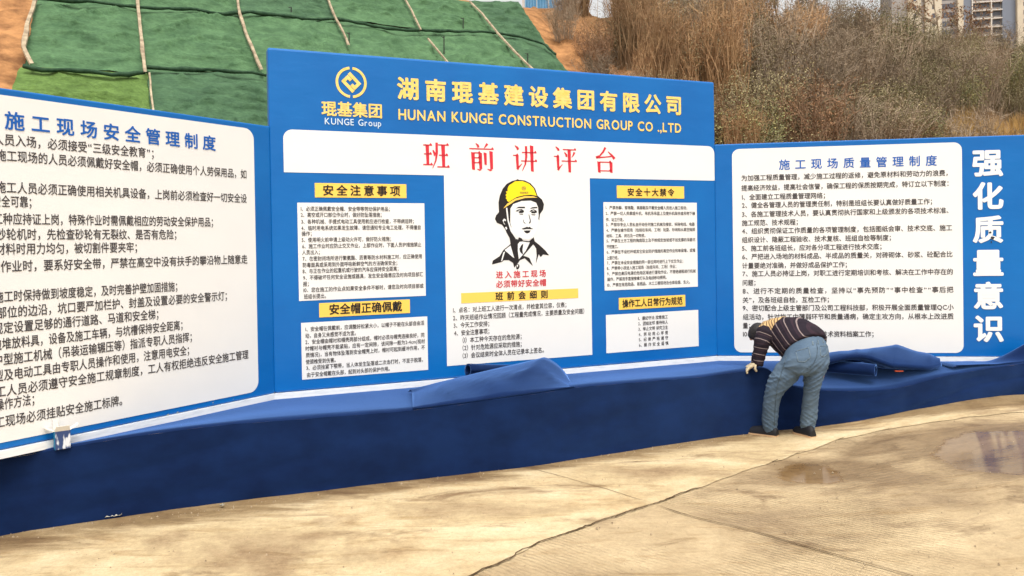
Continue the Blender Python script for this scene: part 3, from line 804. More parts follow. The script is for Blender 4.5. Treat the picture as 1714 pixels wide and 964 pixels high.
def soil():
    m = mat('orange_soil', lin(176, 128, 84), 0.95, 0.1, lin(116, 80, 52), 2.6, (1, 1, 1), 8, bump=0.8, bump_scale=9, bump_dist=0.05)
    n, l = m.node_tree.nodes, m.node_tree.links; p = n['Principled BSDF']
    src = p.inputs['Base Color'].links[0].from_socket
    geo = n.new('ShaderNodeTexCoord'); dp = n.new('ShaderNodeVectorMath'); dp.operation = 'DOT_PRODUCT'; dp.inputs[1].default_value = AL
    l.new(geo.outputs['Object'], dp.inputs[0])
    nz = n.new('ShaderNodeTexNoise'); nz.inputs['Scale'].default_value = 0.5; nz.inputs['Detail'].default_value = 6
    ad = n.new('ShaderNodeMath'); ad.operation = 'MULTIPLY_ADD'; l.new(nz.outputs['Fac'], ad.inputs[0]); ad.inputs[1].default_value = 6.0; l.new(dp.outputs['Value'], ad.inputs[2])
    mr = n.new('ShaderNodeMapRange'); l.new(ad.outputs[0], mr.inputs[0]); mr.inputs[1].default_value = NET_R[2][0] + 3.5; mr.inputs[2].default_value = NET_R[2][0] + 8.0
    mx = n.new('ShaderNodeMix'); mx.data_type = 'RGBA'; l.new(mr.outputs[0], mx.inputs[0]); l.new(src, mx.inputs[6]); mx.inputs[7].default_value = lin(112, 88, 62)
    l.new(mx.outputs[2], p.inputs['Base Color'])
    return m
M['soil'] = soil()
cs_ = list(np.arange(-40, -8, 4.0)) + list(np.arange(-8, 26, 0.25)) + list(np.arange(26, 60, 1.2)) + list(np.arange(60, 400, 30))
ss_ = [-1.0] + list(np.arange(0, 15, 0.25)) + list(np.arange(15, 40, 3)) + list(np.arange(40, 420, 40))
v = []
for s in ss_:
    for c in cs_:
        x, y = hill_xy(c, s); v.append((x, y, hill_z(c, s) if s > 0 else -0.3))
n = len(cs_)
f = [(j * n + i, j * n + i + 1, (j + 1) * n + i + 1, (j + 1) * n + i) for j in range(len(ss_) - 1) for i in range(n - 1)]
tag(mesh('hillside', v, f, M['soil'], None, True), kind='structure')

# green netting pinned to the slope, sheet by sheet
def net_mat(name, a, b):
    m = mat(name, a, 0.75, 0.25, b, 3.2, (1, 1, 1), 8, bump=0.55, bump_scale=4.5, bump_dist=0.08, bump_stretch=(0.45, 2.2, 2.2))
    n, l = m.node_tree.nodes, m.node_tree.links; p = n['Principled BSDF']
    src = p.inputs['Base Color'].links[0].from_socket
    tc = n.new('ShaderNodeTexCoord')
    nz = n.new('ShaderNodeTexNoise'); nz.inputs['Scale'].default_value = 38; nz.inputs['Detail'].default_value = 4; nz.inputs['Roughness'].default_value = 0.75
    mp = n.new('ShaderNodeMapping'); mp.inputs['Rotation'].default_value = (0, 0, -0.49); mp.inputs['Scale'].default_value = (0.35, 1, 1)
    l.new(tc.outputs['Object'], mp.inputs[0]); l.new(mp.outputs[0], nz.inputs['Vector'])
    r = n.new('ShaderNodeValToRGB'); r.color_ramp.elements[0].position = 0.32; r.color_ramp.elements[0].color = (0.68, 0.70, 0.68, 1); r.color_ramp.elements[1].position = 0.66; r.color_ramp.elements[1].color = (1.18, 1.16, 1.15, 1)
    l.new(nz.outputs['Fac'], r.inputs[0])
    mx = n.new('ShaderNodeMix'); mx.data_type = 'RGBA'; mx.blend_type = 'MULTIPLY'; mx.inputs[0].default_value = 1.0
    l.new(src, mx.inputs[6]); l.new(r.outputs[0], mx.inputs[7]); l.new(mx.outputs[2], p.inputs['Base Color'])
    return m
M['net'] = net_mat('green_netting', lin(56, 88, 56), lin(80, 114, 76))
M['net_dark'] = net_mat('dark_green_netting', lin(50, 80, 54), lin(70, 102, 70))
M['net_bright'] = net_mat('bright_green_netting', lin(74, 100, 42), lin(96, 124, 60))
M['hem'] = mat('netting_hem', lin(40, 62, 46), 0.85, 0.1, lin(60, 84, 62), 12)
M['batten'] = mat('pale_batten', lin(176, 160, 134), 0.85, 0.2, lin(128, 112, 92), 6, (1, 1, 1), 6)
NODES = {
    'H0': {'E': (75, -70), 'a': (229, -70), 'b': (386, -55), 'c': (540, -28), 'd': (668, -14), 'e': (784, 1), 'g': (868, 2)},
    'H1': {'E': (60, -5), 'a': (233, 12), 'b': (403, 21), 'c': (562, 31), 'd': (705, 50), 'e': (836, 55), 'g': (918, 78)},
    'H2': {'E': (39, 110), 'a': (243, 121), 'b': (440, 122)},
    'H3': {'E': (-20, 250), 'a': (262, 250), 'b': (487, 250), 'c': (672, 250), 'd': (860, 240), 'e': (1005, 240), 'g': (1045, 235)}}
def sheet(name_mat, q, label, seed, hem=None):
    """q: corner pixels top-left, top-right, bottom-right, bottom-left on the slope plane"""
    tl, tr, br, bl = [on_slope(*p, 0.09) for p in q]
    nrm = (UP * -math.sin(math.atan(TAN)) + Vector((0, 0, math.cos(math.atan(TAN))))).normalized()
    nu, nv = 96, 72; rws = []
    cen_ = (tl + tr + br + bl) / 4
    for j in range(nv + 1):
        r_ = []
        for i in range(nu + 1):
            u, w = i / nu, j / nv
            p = tl.lerp(tr, u).lerp(bl.lerp(br, u), w)
            e = min(1, 6 * min(u, 1 - u)) * min(1, 6 * min(w, 1 - w))
            c, s = p.dot(AL), p.dot(UP)
            qv = Vector((c * 0.55, s * 2.2, seed)); 
            h = 0.050 * noise.fractal(qv, 0.9, 2.1, 6) + 0.045 * noise.noise(Vector((c * 0.9 + s * 0.8, s * 0.8, seed + 4)))
            ridge = 0.10 * (1 - abs(noise.noise(Vector((c * 0.7 + 0.9 * s, s * 2.4 - 0.5 * c, seed + 9))))) ** 8 + 0.07 * (1 - abs(noise.noise(Vector((c * 0.5 - 0.6 * s, s * 3.4 + 0.5 * c, seed + 19))))) ** 8
            sag = 0.03 * math.sin(math.pi * u) * math.sin(math.pi * w)
            edge = Vector((0, 0, 0))
            if i in (0, nu) or j in (0, nv): edge = (AL * noise.noise(Vector((c * 3, s * 3, 1))) + UP * noise.noise(Vector((c * 3, s * 3, 7)))) * 0.05
            z = -0.03 + (h + ridge + sag) * (0.25 + 0.75 * e) + 0.006 * (seed % 5)
            r_.append(p + nrm * z + edge - cen_)
        rws.append(r_)
    mb = MB(); mb.grid(rws)
    o = mb.build('netting_sheet', name_mat, None, True); o.location = cen_
    tag(o, label, 'netting', 'green netting sheets covering the slope')
    if hem:
        pts = [on_slope(*p, 0.20) - cen_ for p in hem]
        pts = resample(pts, 0.12)
        pts = [p + UP * noise.noise(p * 3) * 0.03 + Vector((0, 0, 0.02)) * noise.noise(p * 5) for p in pts]
        mb = MB(); mb.tube(pts, [0.026 + 0.034 * abs(noise.noise(p * 2.2 + Vector((seed, 0, 0)))) for p in pts], 7)
        mb.build('rolled_hem', M['hem'], o, True)
    return o
Q = lambda a, b, r0, r1: [NODES[r0][a], NODES[r0][b], NODES[r1][b], NODES[r1][a]]
sheet(M['net'], Q('E', 'a', 'H0', 'H1'), 'green netting sheet at the top left, a sliver above the dark hem', 1)
sheet(M['net'], Q('a', 'b', 'H0', 'H1'), 'green netting sliver at the top edge, between the first two pale battens', 2)
sheet(M['net_dark'], Q('b', 'c', 'H0', 'H1'), 'green netting sheet along the top edge, right of the second pale batten', 3)
sheet(M['net'], Q('c', 'd', 'H0', 'H1'), 'green netting sheet along the top edge, left of the shortest pale batten', 4)
sheet(M['net'], Q('d', 'e', 'H0', 'H1'), 'wrinkled green netting sheet near the crest, above the company name', 5)
sheet(M['net_dark'], Q('e', 'g', 'H0', 'H1'), 'dark green netting sheet at the crest beside the brown brush', 6)
sheet(M['net'], Q('E', 'a', 'H1', 'H2'), 'large green netting sheet at the left with a grey frayed edge beside orange soil', 7,
      [(60, -4), (121, 1), (172, 4), (233, 12)])
sheet(M['net'], Q('a', 'b', 'H1', 'H2'), 'large horizontally creased green netting sheet between the two left battens', 8,
      [(233, 12), (317, 15), (376, 23), (405, 20)])
sheet(M['net'], Q('b', 'c', 'H1', 'H3'), 'green netting sheet above the top left corner of the centre board', 9,
      [(403, 21), (420, 20), (486, 27), (524, 33), (562, 31)])
sheet(M['net'], Q('c', 'd', 'H1', 'H3'), 'green netting sheet behind the company emblem', 10, [(562, 31), (590, 36), (647, 47), (681, 50), (705, 50)])
sheet(M['net'], Q('d', 'e', 'H1', 'H3'), 'green netting sheet behind the middle of the company name', 12, [(705, 50), (760, 52), (798, 53), (836, 55)])
sheet(M['net_dark'], Q('e', 'g', 'H1', 'H3'), 'dark green netting corner that tapers beside the orange soil strip', 11, [(836, 55), (870, 61), (908, 72), (930, 91)])
sheet(M['net_bright'], [(36, 112), (246, 122), (262, 250), (-26, 250)], 'bright yellow-green netting sheet just above the left wing board', 13,
      [(39, 110), (70, 117), (134, 118), (188, 125), (242, 122)])
sheet(M['net_dark'], [(246, 119), (444, 123), (490, 250), (262, 250)], 'dark creased green netting sheet left of the centre board, above the left wing', 14,
      [(246, 112), (268, 114), (376, 118), (421, 121), (446, 126)])
def batten(px, w, label):
    pts = resample([on_slope(*p, 0.235) for p in px], 0.3); nrm = Vector((0, 0, 1)); L = []
    mb = MB()
    rws = [[], [], [], []]
    for i, p in enumerate(pts):
        t = (pts[min(i + 1, len(pts) - 1)] - pts[max(i - 1, 0)]).normalized(); sd = t.cross(Vector((0.3, -0.6, 0.74))).normalized()
        ww = w * (0.8 + 0.5 * abs(noise.noise(p * 2.5))); j = sd * noise.noise(p * 1.7) * 0.02
        up = sd.cross(t).normalized(); up = up if up.z > 0 else -up
        for r_, (a, b) in zip(rws, ((-ww, -0.02), (-ww * 0.8, 0.012), (ww * 0.8, 0.012), (ww, -0.02))): r_.append(p + j + sd * a + up * b)
    mb.grid(rws)
    o = mb.build('seam_batten', M['batten'])
    tag(o, label, 'batten', 'pale battens pinning the netting')
batten([(228, -60), (231, 0), (232, 16), (237, 60), (243, 121)], 0.034, 'longest pale batten, left of the others, down the green netting')
batten([(392, -50), (398, 0), (402, 22), (411, 51), (426, 88), (438, 117)], 0.032, 'pale batten ending at the top left corner of the centre board')
batten([(540, -25), (551, 2), (562, 30), (574, 52), (584, 76)], 0.028, 'pale batten running down to the centre board above the emblem')
batten([(672, -14), (681, 2), (693, 26), (705, 50)], 0.026, 'short pale batten above the first gold characters, ending at the dark hem')
batten([(716, 64), (732, 82), (749, 103), (770, 126)], 0.022, 'thin dark-edged batten dropping behind the board top below the short one')
batten([(787, 3), (807, 22), (833, 55), (860, 84), (891, 115)], 0.034, 'broad pale batten slanting most, nearest the crest and the brown brush')
batten([(250, 122), (253, 150), (258, 190)], 0.018, 'thin pale cord between the bright and the dark netting sheets above the left board')
batten([(60, -8), (46, 40), (40, 78), (54, 107)], 0.04, 'grey frayed strip along the left edge of the netting beside the orange soil')
M['stake'] = mat('dark_steel_stake', lin(46, 50, 44), 0.6, 0.3)
for (px, py, hh), lb in zip(((487, 27, 0.2), (584, 78, 0.3), (775, 50, 0.3), (743, 94, 0.45), (883, 110, 0.3)),
        ('short steel stake on the upper dark hem above the emblem', 'thin steel stake at the lower end of the batten above the emblem', 'thin steel stake standing on the dark hem near the crest',
         'tallest steel stake in the netting, above the middle of the company name', 'steel stake beside the broad slanting batten')):
    p = on_slope(px, py, 0.05); mb = MB(); mb.tube([(0, 0, -0.1), (0.01, 0, hh)], 0.013, 6); mb.tube([(0, 0, hh * 0.92), (-0.05, 0, hh)], 0.010, 6)
    o = mb.build('steel_stake', M['stake']); o.location = p; tag(o, lb, 'stake', 'steel stakes in the netting')

# ------------------------------------------------------------------ carpeted stage
def carpet_mat(name, a, b):
    m = mat(name, a, 0.95, 0.08, b, 2.6, (1, 1, 1.6), 8, bump=0.35, bump_scale=260, sheen=1.0, bump_dist=0.003)
    p = m.node_tree.nodes['Principled BSDF']; p.inputs['Sheen Tint'].default_value = lin(120, 170, 250); p.inputs['Sheen Roughness'].default_value = 0.42
    return m
M['carpet'] = carpet_mat('blue_carpet', lin(10, 25, 58), lin(16, 36, 76))
M['ply'] = mat('plywood', lin(150, 118, 80), 0.8, 0.2, lin(126, 96, 62), 3, (1, 12, 1))
def G3(px, py, ztop): g = on_ground(px, py); return (g.x, g.y, ztop)
FRONT = [(-3.62, 4.55, 0.50), (-3.16, 4.87, 0.487), (-2.65, 5.14, 0.525), (-2.093, 5.40, 0.547), (-1.40, 5.655, 0.542), (-0.726, 5.904, 0.536), (0.076, 6.185, 0.575),
         (0.50, 6.39, 0.592), (1.05, 6.66, 0.582), (1.669, 6.959, 0.568), (2.146, 7.147, 0.588), (2.30, 7.19, 0.582), (2.42, 7.20, 0.47), (2.62, 7.18, 0.405), (3.0, 7.20, 0.375), (3.35, 7.24, 0.372), (3.62, 7.30, 0.395),
         (3.95, 7.36, 0.46), (4.25, 7.43, 0.495), (4.60, 7.50, 0.525), (4.88, 7.54, 0.545), (5.3, 7.52, 0.545), (5.6, 7.48, 0.545)]
def back_at(x, y):
    """point of the boards' foot behind a front point"""
    best = None
    for A, B in ((LA, P1), (P1, P2), (P2, P2 + Vector((math.cos(ANG_R), math.sin(ANG_R))) * LEN_W)):
        d = (B - A); t = max(0, min(1, (Vector((x, y)) - A).dot(d) / d.dot(d))); q = A + d * t
        if best is None or (q - Vector((x, y))).length < best[0]: best = ((q - Vector((x, y))).length, q)
    return best[1]
def spline(pts, n):
    out = []
    for i in range(len(pts) - 1):
        p0 = pts[max(i - 1, 0)]; p1 = pts[i]; p2 = pts[i + 1]; p3 = pts[min(i + 2, len(pts) - 1)]
        for k in range(n):
            t = k / n
            out.append(tuple(0.5 * (2 * b + (-a + c) * t + (2 * a - 5 * b + 4 * c - d) * t * t + (-a + 3 * b - 3 * c + d) * t ** 3) for a, b, c, d in zip(p0, p1, p2, p3)))
    out.append(tuple(pts[-1])); return out
fr = spline(FRONT, 8)
# backs run monotonically along the boards' foot line
backs = []
FOOT = [LA + (P1 - LA) * 0.25, P1, P2, P2 + Vector((math.cos(ANG_R), math.sin(ANG_R))) * LEN_W]
dirC = (P2 - P1).normalized(); nC = Vector((-dirC.y, dirC.x))
for x, y, z in fr:
    q = Vector((x, y))
    # go straight back, at right angles to the centre board, until the foot line
    best = None
    for A, B in zip(FOOT, FOOT[1:]):
        d = B - A; det = nC.x * (-d.y) - nC.y * (-d.x)
        if abs(det) < 1e-9: continue
        r_ = A - q; t = (r_.x * (-d.y) - r_.y * (-d.x)) / det; w = (nC.x * r_.y - nC.y * r_.x) / det
        if t > 0.0 and -1e-6 <= w <= 1 + 1e-6 and (best is None or t < best[0]): best = (t, A + d * w)
    backs.append(best[1] if best else q + nC * 0.03)
stage = thing('carpeted_stage', (0.0, 6.6, 0.0), 'low stage wrapped in dark blue carpet below the three boards', 'stage')
O = Vector((0, 6.6, 0))
trows = []
NB = 10
for k in range(NB + 1):
    t = k / NB; r_ = []
    for (x, y, z), b in zip(fr, backs):
        q = Vector((x, y)).lerp(b, t)
        zz = z + (0.502 - z) * smooth(t * 1.15)
        if 0 < k < NB: zz += 0.006 * noise.noise(Vector((q.x * 2.2, q.y * 2.2, 0)))
        if k == 0: zz += 0.003 * noise.noise(Vector((q.x * 5, 3, 0)))
        r_.append(Vector((q.x, q.y, zz)) - O)
    trows.append(r_)
mb = MB()
# rounded lip, then the top
lip = [p + Vector((nC.x * -0.010, nC.y * -0.010, -0.012)) for p in trows[0]]
mb.grid([lip] + trows); mb.build('top_carpet', M['carpet'], stage, True)
frows = []
for k in range(17):
    t = k / 16
    r_ = []
    for p in lip:
        gz = ground_z(p.x, p.y + 6.6)
        w = 0.012 * (1 - abs(noise.noise(Vector((p.x * 1.1 + t * 0.9, t * 1.5 - p.x * 0.3, 3))))) ** 10 * min(1, t * 4) + 0.012 * noise.noise(Vector((p.x * 1.6, t * 1.2, 5))) * math.sin(math.pi * min(1, t * 1.0)) + 0.005 * noise.noise(Vector((p.x * 9, t * 2.0, 2)))
        zb_ = gz + 0.003 + 0.006 * (0.5 + 0.5 * noise.noise(Vector((p.x * 3.0, 1, 1))))
        r_.append(Vector((p.x + nC.x * w, p.y + nC.y * w, p.z + (zb_ - p.z) * t)))
    frows.append(r_)
mb = MB(); mb.grid(frows); mb.build('front_carpet', M['carpet'], stage, True)
a = fr[0]; mb = MB()
mb.add([(a[0], a[1] - 6.6, 0), (a[0], a[1] - 6.6, a[2] - 0.02), (backs[0].x, backs[0].y - 6.6, 0.49), (backs[0].x, backs[0].y - 6.6, 0)], [(0, 1, 2, 3)])
a = fr[-1]; mb.add([(a[0], a[1] - 6.6, 0.2), (a[0], a[1] - 6.6, a[2] - 0.02), (backs[-1].x, backs[-1].y - 6.6, 0.49), (backs[-1].x, backs[-1].y - 6.6, 0.2)], [(0, 1, 2, 3)])
mb.build('side_board', M['ply'], stage)

def front_pt(px, py):
    """stage edge point seen at this pixel column"""
    xs_ = []
    for p in fr:
        d = Vector(p) - Vector((0, 0, EYE)); xs_.append(857 + F * d.dot(_r2) / d.dot(_fw))
    for i in range(len(fr) - 1):
        if xs_[i] <= px <= xs_[i + 1]: return Vector(fr[i]).lerp(Vector(fr[i + 1]), (px - xs_[i]) / (xs_[i + 1] - xs_[i]))
    return Vector(fr[0])

# loose flap of carpet bunched up against the centre board
flap_o = at_depth(830, 640, 6.4)
us = 30
topline = spline([(690, 656, 0.62), (735, 640, 0.66), (790, 626, 0.70), (850, 612, 0.70), (900, 600.5, 0.67), (911, 598, 0.66), (922, 602, 0.65), (938, 614, 0.60), (951, 631, 0.50), (961, 651, 0.14)], 6)
nT = len(topline); rws = []
for j in range(15):
    r_ = []
    for i, (px, py, dd) in enumerate(topline):
        fx = 690 + (961 - 690) * i / (nT - 1)
        A = front_pt(fx, 0); A = Vector((A.x, A.y, A.z + 0.004)) - Vector((nC.x, nC.y, 0)) * 0.012
        B = at_depth(px, py, front_pt(px, 0).y + dd)
        if j <= 10:
            t = j / 10; p = A.lerp(B, t)
            e = min(1, 5 * i / nT, 5 * (nT - 1 - i) / nT)
            p.z += (0.022 * (1 - abs(noise.noise(Vector((p.x * 3.2 + p.y * 1.2, p.y * 2.0, 6))))) ** 8 * math.sin(math.pi * t) + 0.018 * math.sin(math.pi * t) + 0.012 * noise.noise(Vector((p.x * 4, p.y * 4, 2))) * math.sin(math.pi * t)) * e
        else:
            t = (j - 10) / 4; C = Vector((B.x + nC.x * 0.12, B.y + nC.y * 0.12, 0.53))
            p = B.lerp(C, t); p.z += 0.02 * math.sin(math.pi * t)
        r_.append(p - flap_o)
    rws.append(r_)
mb = MB(); mb.grid(rws); o = mb.build('carpet_flap', M['carpet'], None, True); o.location = flap_o
solidify(o, 0.006); tag(o, 'loose blue carpet flap rising to a peak in front of the centre board', 'carpet')
def open_roll(name, a, b, r0, r1, turns, label, squash=1.0):
    """a rolled edge: spiral section swept from a to b"""
    ax = (b - a).normalized(); sd = ax.cross(Vector((0, 0, 1))).normalized(); up = sd.cross(ax)
    rws = []
    for k in range(9):
        t = k / 8; c = a.lerp(b, t); r_ = []
        for i in range(int(18 * turns) + 1):
            th = 2 * math.pi * i / 18; rr = (r0 + (r1 - r0) * t) * (1 - 0.16 * th / (2 * math.pi))
            r_.append(c + sd * (math.cos(th) * rr) + up * (math.sin(th) * rr * squash) - a)
        rws.append(r_)
    mb = MB(); mb.grid(rws); o = mb.build(name, M['carpet'], None, True); o.location = a; solidify(o, 0.006)
    return tag(o, label, 'carpet')
ra = at_depth(783, 620, 6.85); rb = at_depth(905, 618, 7.28)
open_roll('carpet_roll', ra, rb, 0.055, 0.03, 1.7, 'small rolled up carpet end poking out left of the peaked flap', 1.0)

# heap of folded carpet at the right of the bending man
def deck(px, py, y): return at_depth(px, py, y)
prof_top = spline([(1376, 592, 7.72), (1420, 588, 7.78), (1464, 583, 7.8), (1492, 579, 7.8), (1500, 577.5, 7.8), (1508, 579.5, 7.8), (1532, 588, 7.78), (1556, 593, 7.74), (1572, 602, 7.68)], 6)
prof_lip = spline([(1376, 606, 7.50), (1420, 595, 7.46), (1452, 595, 7.45), (1476, 603, 7.44), (1492, 608, 7.43), (1500, 608.5, 7.43), (1534, 611, 7.45), (1556, 612, 7.48), (1574, 607, 7.56)], 6)
ho = at_depth(1475, 612, 7.6); rws = [[] for _ in range(15)]
for a, b in zip(prof_top, prof_lip):
    A = at_depth(*a); B = at_depth(*b)
    back = Vector((A.x, A.y + 0.06, 0.52)); mid = A.lerp(B, 0.5) + Vector((0, 0, 0.010 + 0.022 * (1 - abs(noise.noise(A * 5.0))) ** 6 - 0.012 * abs(noise.noise(A * 9))))
    seq = [back, back.lerp(A, 0.5) + Vector((0, 0.01, 0)), A + Vector((0, 0.02, -0.008)), A, A.lerp(mid, 0.5) + Vector((0, 0, 0.006)), mid, mid.lerp(B, 0.5) + Vector((0, 0, 0.006)), B,
           B + Vector((0, -0.012, -0.010)), B + Vector((0, -0.012, -0.024)), B + Vector((0, 0.0, -0.036)), B + Vector((0, 0.06, -0.042)), B + Vector((0, 0.12, -0.046)), B + Vector((0, 0.17, -0.06)), B + Vector((0, 0.2, -0.075))]
    for r_, p in zip(rws, seq): r_.append(p - ho)
mb = MB(); mb.grid(rws); o = mb.build('folded_carpet', M['carpet'], None, True); o.location = ho; solidify(o, 0.006)
tag(o, 'folded heap of blue carpet with an open mouth, right of the bending man', 'carpet')
ra = at_depth(1466, 620, 7.36); rb = at_depth(1382, 613, 7.62)
open_roll('carpet_roll', ra, rb, 0.058, 0.060, 1.6, 'thick carpet roll lying under the folded heap, behind the man', 0.95)
mb = MB(); mb.box(-0.035, 0.035, -0.012, 0.012, 0, 0.008); mb.box(-0.04, -0.025, -0.008, 0.008, 0.0, 0.012)
o = mb.build('cutter_knife', mat('orange_plastic', lin(150, 60, 34), 0.55, 0.3)); o.location = at_depth(1505, 622, 7.38) ; tag(o, 'small orange tool lying under the folded carpet heap', 'tool')
# raised corner of carpet at the far right
po = at_depth(1690, 600, 7.62); rws = []
for j in range(13):
    t = j / 12; r_ = []
    for i in range(41):
        u = i / 40; x = 4.15 + 1.45 * u
        fy = 7.47 + 0.07 * min(1, u * 2); by = 7.90 - 0.135 * (x - 4.3) - 0.03
        y = fy + (by - fy) * t
        tent = max(0.0, 1 - abs(x - 4.99) / (0.40 if x < 4.99 else 0.62)) ** 1.15
        tz = math.exp(-((t - 0.55) / 0.34) ** 2)
        z = 0.538 + (0.515 - 0.538) * t + 0.205 * tent * tz + 0.006 * noise.noise(Vector((x * 5, y * 5, 1)))
        if i == 0: z -= 0.02
        r_.append(Vector((x, y, z)) - po)
    rws.append(r_)
mb = MB(); mb.grid(rws); o = mb.build('carpet_fold', M['carpet'], None, True); o.location = po; solidify(o, 0.006)
tag(o, 'raised carpet corner standing in a sharp peak under the white slogan column', 'carpet')

# opened paper carton standing on the stage, left board
bo = at_depth(104, 750, 5.03)
M['carton'] = mat('printed_carton', lin(52, 70, 112), 0.5, 0.3, lin(210, 214, 220), 24, (1, 1, 0.4), 2, lo=0.52, hi=0.6)
M['teal'] = mat('teal_carton', lin(28, 128, 168), 0.5, 0.3); M['card'] = mat('carton_inside', lin(222, 216, 204), 0.7, 0.2)
bx = thing('open_carton', bo, 'small open paper carton with a teal side standing at the foot of the left board', 'carton', None, R(38))
W_, D_, H_ = 0.085, 0.06, 0.115
def leaf(name, pts, m, t=0.002):
    o = mesh(name, pts, [tuple(range(len(pts)))], m, bx); return solidify(o, t, 0)
leaf('front_side', [(-W_ / 2, -D_ / 2, 0), (W_ / 2, -D_ / 2, 0), (W_ / 2, -D_ / 2, H_), (-W_ / 2, -D_ / 2, H_)], M['carton'])
leaf('back_side', [(-W_ / 2, D_ / 2, 0), (W_ / 2, D_ / 2, 0), (W_ / 2, D_ / 2, H_), (-W_ / 2, D_ / 2, H_)], M['card'])
leaf('teal_side', [(-W_ / 2, -D_ / 2, 0), (-W_ / 2, D_ / 2, 0), (-W_ / 2, D_ / 2, H_), (-W_ / 2, -D_ / 2, H_)], M['teal'])
leaf('right_side', [(W_ / 2, -D_ / 2, 0), (W_ / 2, D_ / 2, 0), (W_ / 2, D_ / 2, H_), (W_ / 2, -D_ / 2, H_)], M['carton'])
leaf('flap', [(-W_ / 2, -D_ / 2, H_), (W_ / 2, -D_ / 2, H_), (W_ / 2 - 0.005, -D_ / 2 - 0.012, H_ + 0.032), (-W_ / 2 + 0.005, -D_ / 2 - 0.012, H_ + 0.032)], M['card'])
leaf('flap', [(-W_ / 2, -D_ / 2, H_), (-W_ / 2, D_ / 2, H_), (-W_ / 2 - 0.05, D_ / 2, H_ + 0.025), (-W_ / 2 - 0.05, -D_ / 2, H_ + 0.025)], M['card'])
leaf('flap', [(W_ / 2, -D_ / 2, H_), (W_ / 2, D_ / 2, H_), (W_ / 2 + 0.05, D_ / 2, H_ + 0.03), (W_ / 2 + 0.05, -D_ / 2, H_ + 0.03)], M['card'])
leaf('flap', [(-W_ / 2, D_ / 2, H_), (-W_ / 2 + 0.03, D_ / 2, H_), (-W_ / 2 + 0.03, D_ / 2 + 0.01, H_ + 0.07), (-W_ / 2, D_ / 2 + 0.01, H_ + 0.07)], M['card'])
# scraps along the stage foot
M['film'] = mat('plastic_film', lin(140, 134, 120), 0.3, 0.5)
def scrap(px, py, sx, sy, label, seed):
    c = on_ground(px, py); rws = []
    for j in range(7):
        rws.append([Vector(((i / 9 - 0.5) * sx, (j / 6 - 0.5) * sy, 0.012 + 0.03 * abs(noise.noise(Vector((i * 0.6, j * 0.7, seed)))))) for i in range(10)])
    mb = MB(); mb.grid(rws); o = mb.build('plastic_scrap', M['film'], None, True); o.location = c + Vector((0, 0, 0.006)); o.rotation_euler = (0, 0, R(24)); solidify(o, 0.001)
    tag(o, label, 'litter')
scrap(190, 868, 0.10, 0.035, 'crumpled clear plastic scrap at the foot of the dark stage front, below the left board', 1.0)
scrap(372, 851, 0.03, 0.02, 'tiny pale scrap by the stage foot, below the left end of the centre board', 4.0)

# ------------------------------------------------------------------ bending man
def skin(name, chains, m, parent, levels=2, root=0):
    """chains: list of [(x, y, z, rx[, ry])...]; equal first points are welded so limbs grow out of the trunk"""
    verts, rad, edges = [], [], []
    def vid(p):
        for i, q in enumerate(verts):
            if (Vector(q) - Vector(p[:3])).length < 1e-5: return i
        verts.append(tuple(p[:3])); rad.append((p[3], p[4] if len(p) > 4 else p[3])); return len(verts) - 1
    for ch in chains:
        ids = [vid(p) for p in ch]; edges += list(zip(ids, ids[1:]))
    me = bpy.data.meshes.new(name); me.from_pydata(verts, edges, [])
    o = bpy.data.objects.new(name, me); col.objects.link(o)
    sk = o.modifiers.new('skin', 'SKIN'); sk.branch_smoothing = 0.6
    for i, d in enumerate(me.skin_vertices[0].data):
        d.radius = rad[i]; d.use_root = (i == root)
    ss = o.modifiers.new('sub', 'SUBSURF'); ss.levels = levels; ss.render_levels = levels
    dg = bpy.context.evaluated_depsgraph_get()
    out = bpy.data.meshes.new_from_object(o.evaluated_get(dg))
    bpy.data.objects.remove(o); bpy.data.meshes.remove(me)
    out.polygons.foreach_set('use_smooth', [True] * len(out.polygons))
    return link(name, out, m, parent)
def J(px, py, y, *r): return tuple(at_depth(px, py, y)) + r
MO = Vector((2.42, 7.0, 0.0))
man = thing('person', MO, 'person bending over the stage in a striped dark jumper, jeans and black shoes', 'person')
def local(ch): return [(p[0] - MO.x, p[1] - MO.y, p[2] - MO.z) + tuple(p[3:]) for p in ch]
M['skin'] = mat('skin', lin(196, 150, 118), 0.55, 0.3)
M['glove'] = mat('work_glove', lin(206, 190, 158), 0.85, 0.2, lin(180, 164, 134), 40)
M['hair'] = mat('black_hair', lin(24, 22, 24), 0.6, 0.4, lin(40, 36, 36), 60, (1, 1, 1), 4, bump=0.5, bump_scale=120)
M['shoe'] = mat('black_shoe', lin(28, 28, 32), 0.6, 0.3); M['sole'] = mat('tan_sole', lin(196, 160, 122), 0.7, 0.2)
def jeans_mat():
    m = mat('denim', lin(72, 91, 112), 0.85, 0.15, lin(100, 118, 134), 3.0, (1, 1, 0.5), 7, bump=0.3, bump_scale=9.0, bump_stretch=(0.6, 0.6, 2.6), bump_dist=0.02, lo=0.3, hi=0.7)
    return m
M['denim'] = jeans_mat()
PEL = J(1361, 594, 6.90, 0.150, 0.150)
def zj(q): return (1210 + q[0] / 3.854, 510 + q[1] / 3.854)
def rings_from(data, slim=0.0):
    """rings given by the two silhouette points, depth and thickness"""
    out = []
    for e1, e2, y, th in data:
        k_ = slim * 0.5; e1, e2 = (e1[0] + (e2[0] - e1[0]) * k_, e1[1] + (e2[1] - e1[1]) * k_), (e2[0] + (e1[0] - e2[0]) * k_, e2[1] + (e1[1] - e2[1]) * k_); th *= 1 - slim
        A = at_depth(*zj(e1), y) - MO; B = at_depth(*zj(e2), y) - MO; out.append(((A + B) / 2, (B - A) / 2, th))
    return out
